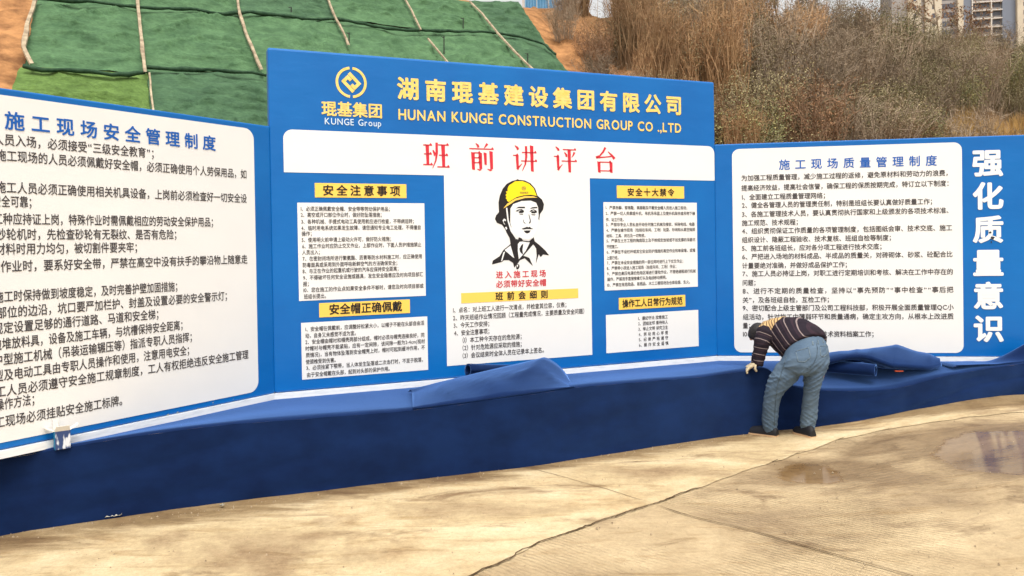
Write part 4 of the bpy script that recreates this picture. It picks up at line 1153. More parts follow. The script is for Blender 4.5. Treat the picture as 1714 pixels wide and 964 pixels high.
def loft(mb, rings, n=20):
    rows_ = []
    for i, (c, a, th) in enumerate(rings):
        t = (rings[min(i + 1, len(rings) - 1)][0] - rings[max(i - 1, 0)][0]).normalized()
        b = t.cross(a).normalized() * th
        rows_.append([c + a * math.cos(2 * math.pi * k / n) + b * math.sin(2 * math.pi * k / n) for k in range(n)] )
    # keep the rings from twisting
    for r0, r1 in zip(rows_, rows_[1:]):
        if sum((p - q).length for p, q in zip(r0, r1)) > sum((p - q).length for p, q in zip(r0, r1[:1] + r1[:0:-1])): r1[:] = r1[:1] + r1[:0:-1]
    v = [p for r_ in rows_ for p in r_]
    f = [(i * n + k, i * n + (k + 1) % n, (i + 1) * n + (k + 1) % n, (i + 1) * n + k) for i in range(len(rows_) - 1) for k in range(n)]
    f += [tuple(range(n))[::-1], tuple((len(rows_) - 1) * n + k for k in range(n))]
    mb.add(v, f)
def tube_rings(pts):
    out = []
    for i, p in enumerate(pts):
        c = Vector(p[:3]) - MO; t = (Vector(pts[min(i + 1, len(pts) - 1)][:3]) - Vector(pts[max(i - 1, 0)][:3])).normalized()
        a = t.cross(Vector((0.2, 0.95, 0.1))).normalized() * p[3]; out.append((c, a, p[4] if len(p) > 4 else p[3]))
    return out
def fuse(name, parts, m, vox=0.011, smooth_n=6):
    mb = MB()
    for r_ in parts: loft(mb, r_)
    me = bpy.data.meshes.new(name); me.from_pydata(mb.v, [], mb.f)
    bm = bmesh.new(); bm.from_mesh(me); bmesh.ops.recalc_face_normals(bm, faces=bm.faces); bm.to_mesh(me); bm.free()
    o = bpy.data.objects.new(name, me); col.objects.link(o)
    md = o.modifiers.new('fuse', 'REMESH'); md.mode = 'VOXEL'; md.voxel_size = vox; md.use_smooth_shade = True
    sm = o.modifiers.new('relax', 'SMOOTH'); sm.factor = 0.5; sm.iterations = smooth_n
    out = bpy.data.meshes.new_from_object(o.evaluated_get(bpy.context.evaluated_depsgraph_get()))
    bpy.data.objects.remove(o); bpy.data.meshes.remove(me)
    out.polygons.foreach_set('use_smooth', [True] * len(out.polygons))
    return link(name, out, m, man)
# one continuous body under the clothes
body = [
    [J(1361, 602, 6.90, 0.09), J(1345, 584, 6.97, 0.08), J(1322, 568, 7.08, 0.09), J(1300, 554, 7.17, 0.10), J(1281, 553, 7.24, 0.06), J(1270, 557, 7.28, 0.074, 0.084), J(1266, 566, 7.31, 0.066, 0.076)],
    [J(1296, 556, 7.17, 0.08), J(1280, 560, 7.11, 0.056), J(1272, 588, 7.09, 0.040), J(1270, 606, 7.095, 0.030), J(1267, 612, 7.11, 0.026, 0.020)],
    [J(1299, 554, 7.19, 0.08), J(1284, 562, 7.29, 0.056), J(1269, 588, 7.265, 0.040), J(1264, 606, 7.26, 0.030), J(1262, 612, 7.24, 0.026, 0.020)],
    [J(1355, 600, 6.90, 0.09), J(1335, 612, 6.92, 0.08), J(1295, 654, 6.97, 0.055), J(1289, 690, 7.0, 0.05), J(1291, 724, 7.06, 0.038)],
    [J(1364, 600, 6.90, 0.09), J(1368, 614, 6.88, 0.08), J(1357, 661, 6.90, 0.055), J(1354, 692, 6.94, 0.05), J(1352, 727, 6.98, 0.038)]]
fuse('body', [tube_rings(c) for c in body], M['skin'])
pelvis = rings_from([((430, 290), (630, 222), 6.98, 0.115), ((404, 308), (660, 242), 6.93, 0.135), ((388, 335), (672, 272), 6.915, 0.15), ((372, 370), (682, 318), 6.90, 0.16), ((366, 400), (682, 360), 6.895, 0.155), ((380, 425), (668, 400), 6.895, 0.135), ((420, 440), (640, 428), 6.90, 0.10)])
left_leg = rings_from([((372, 360), (560, 400), 6.905, 0.125), ((338, 395), (525, 432), 6.91, 0.115), ((308, 440), (492, 470), 6.92, 0.108), ((288, 490), (452, 512), 6.935, 0.098), ((270, 545), (402, 556), 6.955, 0.086), ((262, 595), (376, 602), 6.975, 0.078), ((256, 650), (364, 655), 6.995, 0.076), ((251, 705), (360, 710), 7.015, 0.074), ((249, 755), (354, 765), 7.035, 0.072), ((254, 790), (352, 808), 7.05, 0.072), ((264, 806), (350, 826), 7.055, 0.068)], 0.10)
right_leg = rings_from([((540, 385), (684, 360), 6.885, 0.125), ((520, 430), (668, 410), 6.885, 0.112), ((519, 470), (650, 458), 6.885, 0.102), ((522, 515), (634, 508), 6.89, 0.092), ((522, 560), (620, 556), 6.90, 0.084), ((514, 605), (618, 603), 6.915, 0.080), ((508, 660), (613, 660), 6.935, 0.077), ((502, 710), (608, 712), 6.95, 0.075), ((499, 760), (598, 764), 6.965, 0.073), ((502, 808), (588, 816), 6.975, 0.070), ((508, 830), (582, 838), 6.98, 0.066)], 0.08)
jo = fuse('jeans', [pelvis, left_leg, right_leg], M['denim'], 0.0075, 7)
for w in jo.data.vertices:
    p = w.co
    low = smooth((0.45 - p.z) / 0.35)
    f1 = (1 - abs(noise.noise(Vector((p.x * 4 + 4, p.y * 4, p.z * 18 - p.x * 12))))) ** 9
    f2 = (1 - abs(noise.noise(Vector((p.x * 7 + 9, p.y * 7, p.z * 24 + p.x * 17))))) ** 8
    f3 = (1 - abs(noise.noise(Vector((p.x * 16 + 2, p.y * 16, p.z * 60 - p.x * 30))))) ** 8
    knee = math.exp(-((p.z - 0.55) / 0.12) ** 2)
    w.co = p + w.normal * (0.010 * f1 * (0.4 + knee) + 0.007 * f2 * (0.1 + low + 0.6 * knee) + 0.0012 * f3 * (0.2 + low) + 0.003 * noise.noise(Vector((p.x * 8, p.y * 8, p.z * 8))))
# seams, back pockets and belt loops sewn on the jeans
from mathutils.bvhtree import BVHTree
jm = jo.data; jm.calc_loop_triangles()
bvh = BVHTree.FromPolygons([w.co.copy() for w in jm.vertices], [tuple(t.vertices) for t in jm.loop_triangles])
def on_cloth(q, lift=0.001):
    px, py = zj(q); d = ray(px, py).normalized(); loc, nr, _, _ = bvh.ray_cast(Vector((0, 0, EYE)) - MO, d)
    return None if loc is None else loc + nr * lift
def sew(name, q, r, m):
    pts = []
    for a_, b_ in zip(q, q[1:]):
        for k in range(8):
            p_ = on_cloth((a_[0] + (b_[0] - a_[0]) * k / 8, a_[1] + (b_[1] - a_[1]) * k / 8))
            if p_ is not None: pts.append(p_)
    mb = MB(); mb.tube(pts, r, 5); return mb.build(name, m, jo, True)
M['seam'] = mat('denim_seam', lin(56, 70, 84), 0.9, 0.1, lin(92, 106, 116), 30); M['seam_light'] = mat('worn_denim_seam', lin(116, 130, 138), 0.9, 0.1, lin(92, 106, 116), 30)
sew('seam', [(604, 244), (610, 290), (604, 340), (580, 384), (540, 420)], 0.0035, M['seam'])
sew('seam', [(412, 330), (384, 420), (352, 520), (338, 640), (330, 800)], 0.0035, M['seam'])
sew('back_pocket', [(628, 268), (668, 262), (672, 318), (650, 336), (630, 326), (628, 268)], 0.0032, M['seam_light'])
sew('back_pocket', [(470, 300), (552, 276), (566, 340), (528, 368), (486, 366), (470, 300)], 0.0032, M['seam_light'])
for q in (((578, 236), (582, 264)), ((612, 230), (616, 258)), ((644, 228), (648, 250))):
    sew('belt_loop', list(q), 0.006, M['seam_light'])
torso = rings_from([((380, 330), (668, 246), 6.94, 0.172), ((380, 320), (672, 230), 6.955, 0.180), ((358, 298), (652, 192), 6.99, 0.182), ((326, 272), (602, 148), 7.05, 0.176), ((292, 244), (514, 102), 7.12, 0.162), ((266, 216), (415, 95), 7.18, 0.140), ((246, 192), (336, 98), 7.22, 0.105), ((226, 178), (276, 108), 7.25, 0.065)])
near_sleeve = tube_rings([J(*zj((300, 170)), 7.15, 0.085), J(*zj((268, 190)), 7.11, 0.076), J(*zj((250, 240)), 7.09, 0.066), J(*zj((241, 300)), 7.09, 0.057), J(*zj((233, 350)), 7.09, 0.049), J(*zj((228, 394)), 7.09, 0.040)])
far_sleeve = tube_rings([J(*zj((310, 160)), 7.22, 0.085), J(*zj((280, 200)), 7.30, 0.072), J(*zj((240, 290)), 7.26, 0.056), J(*zj((218, 350)), 7.265, 0.048), J(*zj((208, 388)), 7.265, 0.040)])
M['knit'] = bpy.data.materials.new('striped_knit'); M['knit'].use_nodes = True
o = fuse('jumper', [torso, near_sleeve, far_sleeve], M['knit'], 0.010, 5)
segs = []
for ci, ch in enumerate((torso, near_sleeve, far_sleeve)):
    acc = 0.0
    for (a3, _, _), (b3, _, _) in zip(ch, ch[1:]):
        segs.append((ci, a3, b3, acc, (b3 - a3).length)); acc += (b3 - a3).length
at1 = o.data.attributes.new('along', 'FLOAT', 'POINT'); at2 = o.data.attributes.new('yoke', 'FLOAT', 'POINT')
v1, v2 = [], []
SAX = Vector((-0.34, 0.58, -0.74)).normalized()      # the knit's rings, square to the bent spine
for w in o.data.vertices:
    p = Vector(w.co); best = None; bt = None
    for ci, a3, b3, acc, L in segs:
        t = max(0.0, min(1.0, (p - a3).dot(b3 - a3) / (L * L))); d = (a3.lerp(b3, t) - p).length
        if ci: d *= 1.9
        if best is None or d < best[0]: best = (d, ci, acc + t * L)
    # along the trunk the stripes follow its straight axis
    ax = (torso[5][0] - torso[1][0]); L = ax.length; ax = ax / L; q_ = (p - torso[1][0]).dot(ax)
    if best[1] == 0: v1.append((p - torso[0][0]).dot(SAX)); v2.append(q_ / L)
    else: v1.append(best[2]); v2.append(1.0 if best[2] < 0.055 else 0.0)
    q = Vector((p.x * 7, p.y * 7, p.z * 7)); w.co = p + w.normal * (0.006 * noise.noise(q) + 0.007 * (1 - abs(noise.noise(q * 1.5 + Vector((3, 1, 2))))) ** 6)
at1.data.foreach_set('value', v1); at2.data.foreach_set('value', v2)
n, l = M['knit'].node_tree.nodes, M['knit'].node_tree.links
p_ = n['Principled BSDF']; p_.inputs['Roughness'].default_value = 0.9; p_.inputs['Specular IOR Level'].default_value = 0.15
def nd(t, **k):
    q = n.new(t)
    for a, b in k.items(): setattr(q, a, b)
    return q
aa = nd('ShaderNodeAttribute', attribute_name='along'); ay = nd('ShaderNodeAttribute', attribute_name='yoke')
mu = nd('ShaderNodeMath', operation='MULTIPLY'); l.new(aa.outputs['Fac'], mu.inputs[0]); mu.inputs[1].default_value = 1 / 0.058
frc = nd('ShaderNodeMath', operation='FRACT'); l.new(mu.outputs[0], frc.inputs[0])
cr = nd('ShaderNodeValToRGB'); cr.color_ramp.interpolation = 'CONSTANT'
e = cr.color_ramp.elements; e[0].position = 0; e[0].color = lin(37, 31, 39); e[1].position = 0.42; e[1].color = lin(132, 118, 116)
for pos, c in ((0.53, lin(40, 33, 40)), (0.72, lin(50, 38, 46)), (0.9, lin(36, 31, 39))):
    q = e.new(pos); q.color = c
l.new(frc.outputs[0], cr.inputs[0])
mu2 = nd('ShaderNodeMath', operation='MULTIPLY'); l.new(aa.outputs['Fac'], mu2.inputs[0]); mu2.inputs[1].default_value = 1 / 0.022
fr2 = nd('ShaderNodeMath', operation='FRACT'); l.new(mu2.outputs[0], fr2.inputs[0])
cr2 = nd('ShaderNodeValToRGB'); cr2.color_ramp.interpolation = 'CONSTANT'
e = cr2.color_ramp.elements; e[0].position = 0; e[0].color = lin(196, 164, 116); e[1].position = 0.6; e[1].color = lin(112, 90, 68)
l.new(fr2.outputs[0], cr2.inputs[0])
gt = nd('ShaderNodeMath', operation='GREATER_THAN'); l.new(ay.outputs['Fac'], gt.inputs[0]); gt.inputs[1].default_value = 0.86
mx = nd('ShaderNodeMix', data_type='RGBA'); l.new(gt.outputs[0], mx.inputs[0]); l.new(cr.outputs[0], mx.inputs[6]); l.new(cr2.outputs[0], mx.inputs[7])
l.new(mx.outputs[2], p_.inputs['Base Color'])
tcn = nd('ShaderNodeTexCoord'); nzn = nd('ShaderNodeTexNoise'); nzn.inputs['Scale'].default_value = 180
bpn = nd('ShaderNodeBump'); bpn.inputs['Strength'].default_value = 0.5; bpn.inputs['Distance'].default_value = 0.004
l.new(tcn.outputs['Object'], nzn.inputs['Vector']); l.new(nzn.outputs['Fac'], bpn.inputs['Height']); l.new(bpn.outputs[0], p_.inputs['Normal'])
skin('hair', [local([J(1281, 546, 7.24, 0.055), J(1271.5, 552, 7.27, 0.098, 0.104), J(1267.5, 562, 7.29, 0.092, 0.098), J(1267, 569, 7.295, 0.082, 0.086)])], M['hair'], man, 2)
# face parts, turned down towards the stage
hc = Vector(local([J(1268, 566, 7.33)])[0]); fwd = Vector((0.05, 0.62, -0.78)).normalized(); sdv = fwd.cross(Vector((0, 0, 1))).normalized(); upv = sdv.cross(fwd)
for nm, off, r_ in (('nose', fwd * 0.078, 0.015), ('ear', sdv * 0.066, 0.02), ('ear', -sdv * 0.062, 0.02)):
    skin(nm, [[tuple(hc + off * 0.9) + (r_,), tuple(hc + off * 1.06 - upv * 0.02) + (r_ * 0.8,)]], M['skin'], man, 2)
# gloved hands gripping the carpet edge
def hand(wx, wy, wd, dirx, name):
    W0 = Vector(local([J(wx, wy, wd)])[0]); ax = Vector((-0.72 * dirx, 0.30, -0.55)).normalized(); side = Vector((0.25, 0.92, 0.1)).normalized(); side = (side - ax * side.dot(ax)).normalized(); dn = ax.cross(side); dn = dn if dn.z < 0 else -dn
    palm = W0 + ax * 0.055
    ch = [[tuple(W0 - ax * 0.02) + (0.030, 0.026), tuple(W0 + ax * 0.02) + (0.036, 0.022), tuple(palm) + (0.042, 0.020), tuple(palm + ax * 0.03) + (0.040, 0.018)]]
    for k, L in enumerate((0.058, 0.066, 0.062, 0.050)):
        b0 = palm + ax * 0.022 + side * (0.030 - 0.020 * k)
        ch.append([tuple(palm + ax * 0.03) + (0.040, 0.018), tuple(b0 + ax * 0.022) + (0.011,), tuple(b0 + ax * (0.022 + L * 0.5) + dn * 0.008) + (0.0105,), tuple(b0 + ax * (0.020 + L * 0.75) + dn * 0.032) + (0.009,)])
    tb = W0 + ax * 0.03 - side * 0.034
    ch.append([tuple(W0 + ax * 0.02) + (0.036, 0.022), tuple(tb) + (0.013,), tuple(tb + ax * 0.020 - side * 0.012 + dn * 0.030) + (0.0115,), tuple(tb + ax * 0.024 - side * 0.004 + dn * 0.058) + (0.010,)])
    return skin(name, ch, M['glove'], man, 2)
hand(1268.5, 606, 7.095, 1.0, 'glove'); hand(1264, 606, 7.26, 1.0, 'glove')
# shoes
def shoe(heel, toe, lift):
    h = Vector(heel) - MO; t = Vector(toe) - MO; ax = (t - h); L = ax.length; ax.normalize(); sd = Vector((-ax.y, ax.x, 0)).normalized(); up = Vector((0, 0, 1))
    prof = [(-0.02, 0.030, 0.055), (0.05, 0.036, 0.085), (0.22, 0.038, 0.092), (0.40, 0.040, 0.078), (0.60, 0.046, 0.066), (0.78, 0.048, 0.056), (0.92, 0.042, 0.048), (1.02, 0.024, 0.032)]
    ur, sr = [], []
    for u_, w_, hh in prof:
        c = h + ax * (L * u_) + up * 0.012
        ur.append([c + sd * (math.cos(a) * w_) + up * (max(0, math.sin(a)) ** 0.8 * hh) for a in np.linspace(-0.05, math.pi + 0.05, 13)])
        w2 = w_ + 0.004
        sr.append([c + sd * x + up * z for x, z in ((-w2, 0.004), (-w2, -0.011), (w2, -0.011), (w2, 0.004))] )
    for r_ in sr: r_.append(r_[0])
    mb = MB(); mb.grid(ur); mb.add(ur[0], [tuple(range(13))]); mb.add(ur[-1], [tuple(range(13))])
    o = mb.build('shoe', M['shoe'], man, True)
    mb = MB(); mb.grid(sr); mb.add(sr[0][:4], [(0, 1, 2, 3)]); mb.add(sr[-1][:4], [(0, 1, 2, 3)])
    mb.build('sole', M['sole'], o)
def ondeck(px, py): p = on_ground(px, py); return p
shoe(ondeck(1300, 731.5), ondeck(1248, 724), 0); shoe(ondeck(1361, 733), ondeck(1331, 724), 0)

# ------------------------------------------------------------------ brush on the hillside
def leafy(kind, seed):
    g = np.random.default_rng(seed)
    P = dict(dry=(260, 2.4, 0.6, 0.22, 700, 0.09, 0.008), olive=(90, 1.75, 0.95, 0.5, 6500, 0.042, 0.014), green=(80, 1.65, 0.9, 0.5, 6500, 0.042, 0.015),
             bare=(170, 2.2, 0.9, 0.45, 1800, 0.045, 0.011), grass=(420, 1.0, 0.5, 0.35, 0, 0.1, 0.01), red=(150, 1.9, 0.8, 0.36, 3000, 0.045, 0.012))[kind]
    ns, H, Rr, spread, nl, ll, lw = P
    V, Fc, mi = [], [], []
    tips = []
    def ribbon(pts, w0, w1):
        pts = np.array(pts); t = pts[-1] - pts[0]; d = np.cross(t, g.normal(size=3)); d /= np.linalg.norm(d) + 1e-9
        b = len(V); m_ = len(pts)
        for i, q in enumerate(pts):
            w = w0 + (w1 - w0) * i / (m_ - 1); V.append(q - d * w); V.append(q + d * w)
        for i in range(m_ - 1): Fc.append((b + 2 * i, b + 2 * i + 1, b + 2 * i + 3, b + 2 * i + 2)); mi.append(0)
    for i in range(ns):
        a = g.uniform(0, 2 * np.pi); r0 = Rr * 0.6 * np.sqrt(g.uniform()); h = H * g.uniform(0.5, 1.08); ln = spread * h * g.uniform(0.1, 1.0)
        base = np.array([r0 * np.cos(a), r0 * np.sin(a), -0.1]); aa_ = a + g.normal(0, 0.8)
        tip = base + np.array([ln * np.cos(aa_), ln * np.sin(aa_), h])
        mid = (base + tip) / 2 + g.normal(0, 0.06 * h, 3) - np.array([ln * np.cos(aa_), ln * np.sin(aa_), 0]) * 0.18
        q1 = (base + mid) / 2 + g.normal(0, 0.02 * h, 3); q3 = (tip + mid) / 2 + g.normal(0, 0.03 * h, 3)
        ribbon([base, q1, mid, q3, tip], 0.011 if kind != 'grass' else 0.007, 0.004 if kind != 'grass' else 0.002)
        tips.append((mid, q3, tip, h))
        if kind in ('dry', 'bare', 'red'):
            for _ in range(4 if kind != 'bare' else 7):
                t = g.uniform(0.35, 1.0); s0 = (mid * (1 - t) + tip * t) if t > 0.5 else (q1 * (1 - t) + q3 * t)
                dv = g.normal(size=3); dv[2] = abs(dv[2]) * (1.6 if kind == 'dry' else 1.0); dv /= np.linalg.norm(dv); Ls = g.uniform(0.15, 0.5) * (0.8 if kind == 'dry' else 1)
                e_ = s0 + dv * Ls; ribbon([s0, (s0 + e_) / 2 + g.normal(0, 0.02, 3), e_], 0.006, 0.002); tips.append((s0, (s0 + e_) / 2, e_, h))
    for i in range(nl):
        m_, q3, tip, h = tips[g.integers(len(tips))]
        t = g.uniform(-0.15, 1.05); c = m_ * (1 - t) + tip * t + g.normal(0, 0.09 if kind != 'dry' else 0.05, 3)
        a = g.normal(size=3); a[2] *= 0.6; a /= np.linalg.norm(a) + 1e-9; b_ = np.cross(a, g.normal(size=3)); b_ /= np.linalg.norm(b_) + 1e-9
        L = ll * g.uniform(0.5, 1.3); w = lw * g.uniform(0.6, 1.4); k = len(V)
        V.extend([c - a * L * 0.5, c + b_ * w, c + a * L * 0.5, c - b_ * w]); Fc.append((k, k + 1, k + 2, k + 3)); mi.append(1 + int(g.integers(2)))
    me = bpy.data.meshes.new('shrub'); me.from_pydata([tuple(q) for q in V], [], Fc); me.update()
    return me, mi
def leafmat(name, a, b, var=0.35):
    m = mat(name, lin(*a), 0.8, 0.15, lin(*b), 2.0, lo=0.3, hi=0.7)
    n, l = m.node_tree.nodes, m.node_tree.links; p = n['Principled BSDF']; src = p.inputs['Base Color'].links[0].from_socket
    oi = n.new('ShaderNodeObjectInfo'); mr = n.new('ShaderNodeMapRange'); l.new(oi.outputs['Random'], mr.inputs[0]); mr.inputs[3].default_value = 1 - var; mr.inputs[4].default_value = 1 + var
    hv = n.new('ShaderNodeHueSaturation'); l.new(mr.outputs[0], hv.inputs['Value']); l.new(src, hv.inputs['Color']); l.new(hv.outputs[0], p.inputs['Base Color'])
    return m
LM = {'dry': (leafmat('dry_stalk', (178, 146, 108), (140, 108, 80)), leafmat('dry_leaf', (180, 142, 100), (142, 106, 74)), leafmat('dry_leaf', (158, 122, 86), (122, 90, 64))),
      'olive': (leafmat('grey_twig', (140, 126, 104), (110, 98, 80)), leafmat('olive_leaf', (142, 132, 98), (116, 108, 80)), leafmat('olive_leaf', (154, 142, 106), (124, 114, 86))),
      'green': (leafmat('grey_twig', (140, 126, 104), (110, 98, 80)), leafmat('green_leaf', (132, 132, 92), (108, 110, 78)), leafmat('green_leaf', (156, 146, 98), (126, 120, 82))),
      'bare': (leafmat('bare_twig', (150, 132, 112), (118, 104, 88)), leafmat('brown_leaf', (148, 130, 104), (120, 104, 84)), leafmat('brown_leaf', (158, 138, 112), (126, 110, 90))),
      'grass': (leafmat('straw', (196, 162, 104), (160, 128, 78)), leafmat('straw', (196, 162, 104), (160, 128, 78)), leafmat('straw', (180, 146, 92), (150, 120, 74))),
      'red': (leafmat('red_twig', (150, 118, 92), (112, 88, 70)), leafmat('rust_leaf', (164, 126, 92), (132, 98, 72)), leafmat('rust_leaf', (148, 120, 92), (116, 92, 70)))}
PROTO = {}
for kd in LM:
    for q in range(3):
        me, mi = leafy(kd, 100 + q * 7 + len(kd) * 31)
        for m_ in LM[kd]: me.materials.append(m_)
        me.polygons.foreach_set('material_index', mi); PROTO[(kd, q)] = me
INFO = {'dry': ('tall dry brown brush of upright stalks on the slope beside the netting', 'dry brush', 'tall dry brown brush on the slope'),
        'olive': ('dull olive bush with small leaves among the brush behind the right boards', 'bush', 'dull olive bushes behind the boards'),
        'green': ('greener bush with yellowish leaf tips among the brown brush behind the right boards', 'bush', 'greener bushes behind the boards'),
        'bare': ('leafless grey brown shrub of fine twigs behind the right boards', 'shrub', 'leafless shrubs behind the boards'),
        'grass': ('straw coloured tuft of dry grass low on the slope above the right wing board', 'grass tuft', 'dry grass tufts above the right board'),
        'red': ('rusty brown shrub with withered leaves on the slope behind the right boards', 'shrub', 'rusty brown shrubs on the slope')}
CNAME = {'dry': 'dry_brush', 'olive': 'olive_bush', 'green': 'green_bush', 'bare': 'bare_shrub', 'grass': 'grass_tuft', 'red': 'rusty_shrub'}
def plant(kd, c, s, sc, hz=1.0):
    x, y = hill_xy(c, s); o = bpy.data.objects.new(CNAME[kd], PROTO[(kd, int(rng.integers(3)))]); col.objects.link(o)
    o.location = (x, y, hill_z(c, s) - 0.05); o.rotation_euler = (rng.normal(0, 0.06), rng.normal(0, 0.06), rng.uniform(0, 6.28)); o.scale = (sc, sc, sc * hz)
    lb, ct, gr = INFO[kd]; tag(o, lb, ct, gr)
def px_of(p):
    d = Vector(p) - Vector((0, 0, EYE)); y = d.dot(_fw); return 857 + F * d.dot(_r2) / y, CY - F * d.dot(_u2) / y
cr0 = NET_R[2][0]
cnt = 0
s = 0.3
while s < 15.5:
    c = 2.0 + rng.uniform(0, 1)
    while c < 46:
        cc, sj = c + rng.normal(0, 0.35), s + rng.normal(0, 0.3)
        step = 1.15 if c < 22 else 1.7
        c += step
        x, y = hill_xy(cc, sj); z = hill_z(cc, sj)
        px, py = px_of((x, y, z)); _, pt = px_of((x, y, z + 2.6))
        if px < 930 or px > 1790 or pt > (150 if px < 1200 else 245) or py < -30: continue
        dr = cc - edge_c(NET_R, sj)
        if dr < 0.35: continue
        if dr < 1.7 and rng.uniform() < 0.42: continue
        if sj > 13.6 and rng.uniform() < 0.55: continue
        gx = (px - 1100) / 300.0 + rng.normal(0, 0.35); low = (py - 60) / 160.0
        u = rng.uniform()
        if gx < 0.0: kd = 'dry' if u < 0.80 else ('red' if u < 0.93 else 'bare')
        elif gx < 0.6: kd = 'dry' if u < 0.25 else 'red' if u < 0.34 else 'bare' if u < 0.60 else 'olive'
        else: kd = 'olive' if u < 0.40 else 'green' if u < 0.62 else 'bare' if u < 0.95 else 'red'
        if px > 1540 and py > 215 and u < 0.75: kd = 'grass'
        if dr < 1.7 and kd == 'dry': kd = 'bare' if u < 0.5 else 'red'
        sc = rng.uniform(0.75, 1.15)
        if dr < 1.9: sc *= 0.62
        if kd == 'olive' or kd == 'green': sc *= 1.1
        plant(kd, cc, sj, sc, rng.uniform(0.85, 1.15)); cnt += 1
    s += 0.95 if s < 9 else 1.3
print('shrubs', cnt)

# slender trees on the crest
def tree_mesh(seed, H, dense):
    g = random.Random(seed); tr = MB(); V, Fc = [], []
    tips = []
    def limb(p, d, L, r, dep):
        pts = [p]; q = p.copy(); dd = d.copy()
        for k in range(4):
            dd = (dd + Vector((g.gauss(0, .14), g.gauss(0, .14), g.gauss(0.05, .08)))).normalized(); q = q + dd * (L / 4); pts.append(q.copy())
        tr.tube(pts, [r * (1 - 0.16 * i) for i in range(5)], 5, cap=False)
        if dep == 0: tips.extend(pts[1:]); return
        for _ in range(5 if dep > 1 else 4):
            t = g.uniform(0.35, 1.0); i = min(3, int(t * 4)); b = pts[i].lerp(pts[i + 1], t * 4 - i)
            nd_ = (dd + Vector((g.gauss(0, .7), g.gauss(0, .7), g.gauss(0.15, .35)))).normalized(); limb(b, nd_, L * g.uniform(.38, .6), r * .5, dep - 1)
    limb(Vector((0, 0, -0.2)), Vector((0, 0, 1)), H * 0.75, 0.05, 3)
    for _ in range(dense):
        p = g.choice(tips) + Vector((g.gauss(0, .10), g.gauss(0, .10), g.gauss(0, .10)))
        a = Vector((g.gauss(0, 1), g.gauss(0, 1), g.gauss(0, 1))).normalized(); b = a.cross(Vector((g.gauss(0, 1), g.gauss(0, 1), g.gauss(0, 1)))).normalized(); L = g.uniform(.03, .08)
        k = len(V); V += [p - a * L, p + b * L * .4, p + a * L, p - b * L * .4]; Fc.append((k, k + 1, k + 2, k + 3))
    return tr, V, Fc
for (px, s_, H, dense, lb) in ((1312, 13.3, 4.2, 2600, 'slender leafy tree on the skyline at the left edge of the pale sky gap'), (1345, 13.0, 3.4, 2600, 'dark bushy young tree on the skyline just left of the pale sky gap'),
                               (1568, 13.2, 3.7, 700, 'bare branching tree standing in front of the cream apartment tower'), (1620, 13.2, 3.2, 900, 'thin tree on the crest before the tower with open balconies'),
                               (1440, 13.0, 2.3, 300, 'thin leafless sapling on the skyline in the middle of the sky gap'), (1030, 12.5, 3.4, 500, 'thin bare tree rising above the dry brown brush'), (1240, 12.8, 3.8, 900, 'bare tree with rusty twigs at the top of the slope above the company name')):
    # walk along the crest to the contour position seen at this column
    c = min(np.arange(8, 45, 0.1), key=lambda q: abs(px_of((*hill_xy(q, s_), 10.0))[0] - px))
    tr, V, Fc = tree_mesh(int(px), H, dense); x, y = hill_xy(c, s_)
    t = thing('slender_tree', (x, y, hill_z(c, s_)), lb, 'tree', 'trees along the crest'); tr.build('trunk', LM['bare'][0], t)
    mesh('crown', V, Fc, LM['olive' if dense > 1000 else 'red'][1], t)

# ------------------------------------------------------------------ hoarding and apartment towers beyond the crest
M['hoard'] = mat('blue_hoarding', lin(96, 150, 186), 0.5, 0.3, lin(120, 168, 200), 3)
M['grey'] = mat('hazed_grey_render', lin(172, 164, 158), 0.8, 0.2, lin(158, 152, 148), 0.2); M['cream'] = mat('hazed_cream_render', lin(214, 200, 176), 0.8, 0.2, lin(200, 186, 164), 0.2)  # tower walls: distance haze put into the colour, paler than the render itself
M['pane'] = mat('hazed_window', lin(86, 86, 94), 0.25, 0.5); M['pale'] = mat('pale_frame', lin(222, 214, 204), 0.7, 0.2)  # tower panes lightened in colour to stand in for distance haze
M['bluegrey'] = mat('bluegrey_render', lin(128, 134, 146), 0.7, 0.2)
def crest_c(px, s_): return min(np.arange(-5, 60, 0.05), key=lambda q: abs(px_of((*hill_xy(q, s_), 10.0))[0] - px))
c0, c1 = crest_c(878, 15.6), crest_c(958, 15.6)
x, y = hill_xy((c0 + c1) / 2, 15.6); hb = thing('site_hoarding', (x, y, profile(15.6)), 'light blue ribbed metal hoarding at the top of the slope beside the netting', 'hoarding', None, math.atan2(AL.y, AL.x))
W_ = c1 - c0; nb = 16
for i in range(4):
    a = -W_ / 2 + W_ * i / 4; mb = MB(); r0, r1 = [], []
    for k in range(17):
        xx = a + (W_ / 4 - 0.04) * k / 16; yy = 0.03 * (1 if (k // 2) % 2 else -1)
        r0.append((xx, yy, -0.2)); r1.append((xx, yy, 1.75))
    mb.grid([r0, r1]); mb.build('sheet', M['hoard'], hb)
    mb = MB(); mb.box(a - 0.03, a + 0.03, 0.05, 0.11, -0.3, 1.85); mb.build('post', M['pale'], hb)
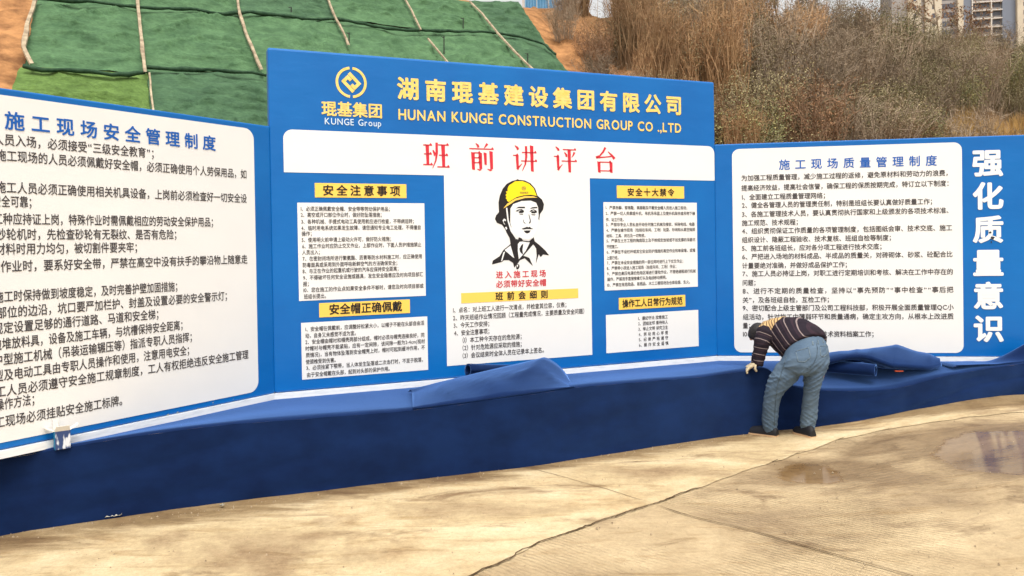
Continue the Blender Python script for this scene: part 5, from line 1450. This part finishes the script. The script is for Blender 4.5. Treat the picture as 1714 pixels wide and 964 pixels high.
def tower(px0, px1, D, label, plan):
    """plan: strips of (fraction start, fraction end, depth offset, material, opening kind)"""
    A, B = at_depth(px0, 30, D), at_depth(px1, 30, D); W = B.x - A.x
    t = thing('apartment_tower', ((A.x + B.x) / 2, D, 8.0), label, 'apartment building', None, R(-12)); FH = 3.0; HH = 100.0
    for i, (f0, f1, dy, m_, op) in enumerate(plan):
        a, b = -W / 2 + W * f0, -W / 2 + W * f1
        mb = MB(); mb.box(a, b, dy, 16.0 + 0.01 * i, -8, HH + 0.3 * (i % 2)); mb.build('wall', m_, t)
        for fl in range(20, 29):
            z = fl * FH; c = (a + b) / 2
            if op == 'small':
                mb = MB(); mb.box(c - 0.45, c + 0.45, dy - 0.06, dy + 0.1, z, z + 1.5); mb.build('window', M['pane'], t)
            elif op == 'wide':
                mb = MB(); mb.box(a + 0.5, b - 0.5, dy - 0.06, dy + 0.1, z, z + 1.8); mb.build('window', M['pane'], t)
            elif op == 'balcony':
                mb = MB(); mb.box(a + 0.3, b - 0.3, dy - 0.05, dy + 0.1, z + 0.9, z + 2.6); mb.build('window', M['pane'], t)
                mb = MB(); mb.box(a, b, dy - 1.3, dy, z + 2.62, z + 2.95); mb.box(a, a + 0.35, dy - 1.3, dy - 0.002, z, z + 2.61); mb.build('balcony', M['pale'], t)
    return t
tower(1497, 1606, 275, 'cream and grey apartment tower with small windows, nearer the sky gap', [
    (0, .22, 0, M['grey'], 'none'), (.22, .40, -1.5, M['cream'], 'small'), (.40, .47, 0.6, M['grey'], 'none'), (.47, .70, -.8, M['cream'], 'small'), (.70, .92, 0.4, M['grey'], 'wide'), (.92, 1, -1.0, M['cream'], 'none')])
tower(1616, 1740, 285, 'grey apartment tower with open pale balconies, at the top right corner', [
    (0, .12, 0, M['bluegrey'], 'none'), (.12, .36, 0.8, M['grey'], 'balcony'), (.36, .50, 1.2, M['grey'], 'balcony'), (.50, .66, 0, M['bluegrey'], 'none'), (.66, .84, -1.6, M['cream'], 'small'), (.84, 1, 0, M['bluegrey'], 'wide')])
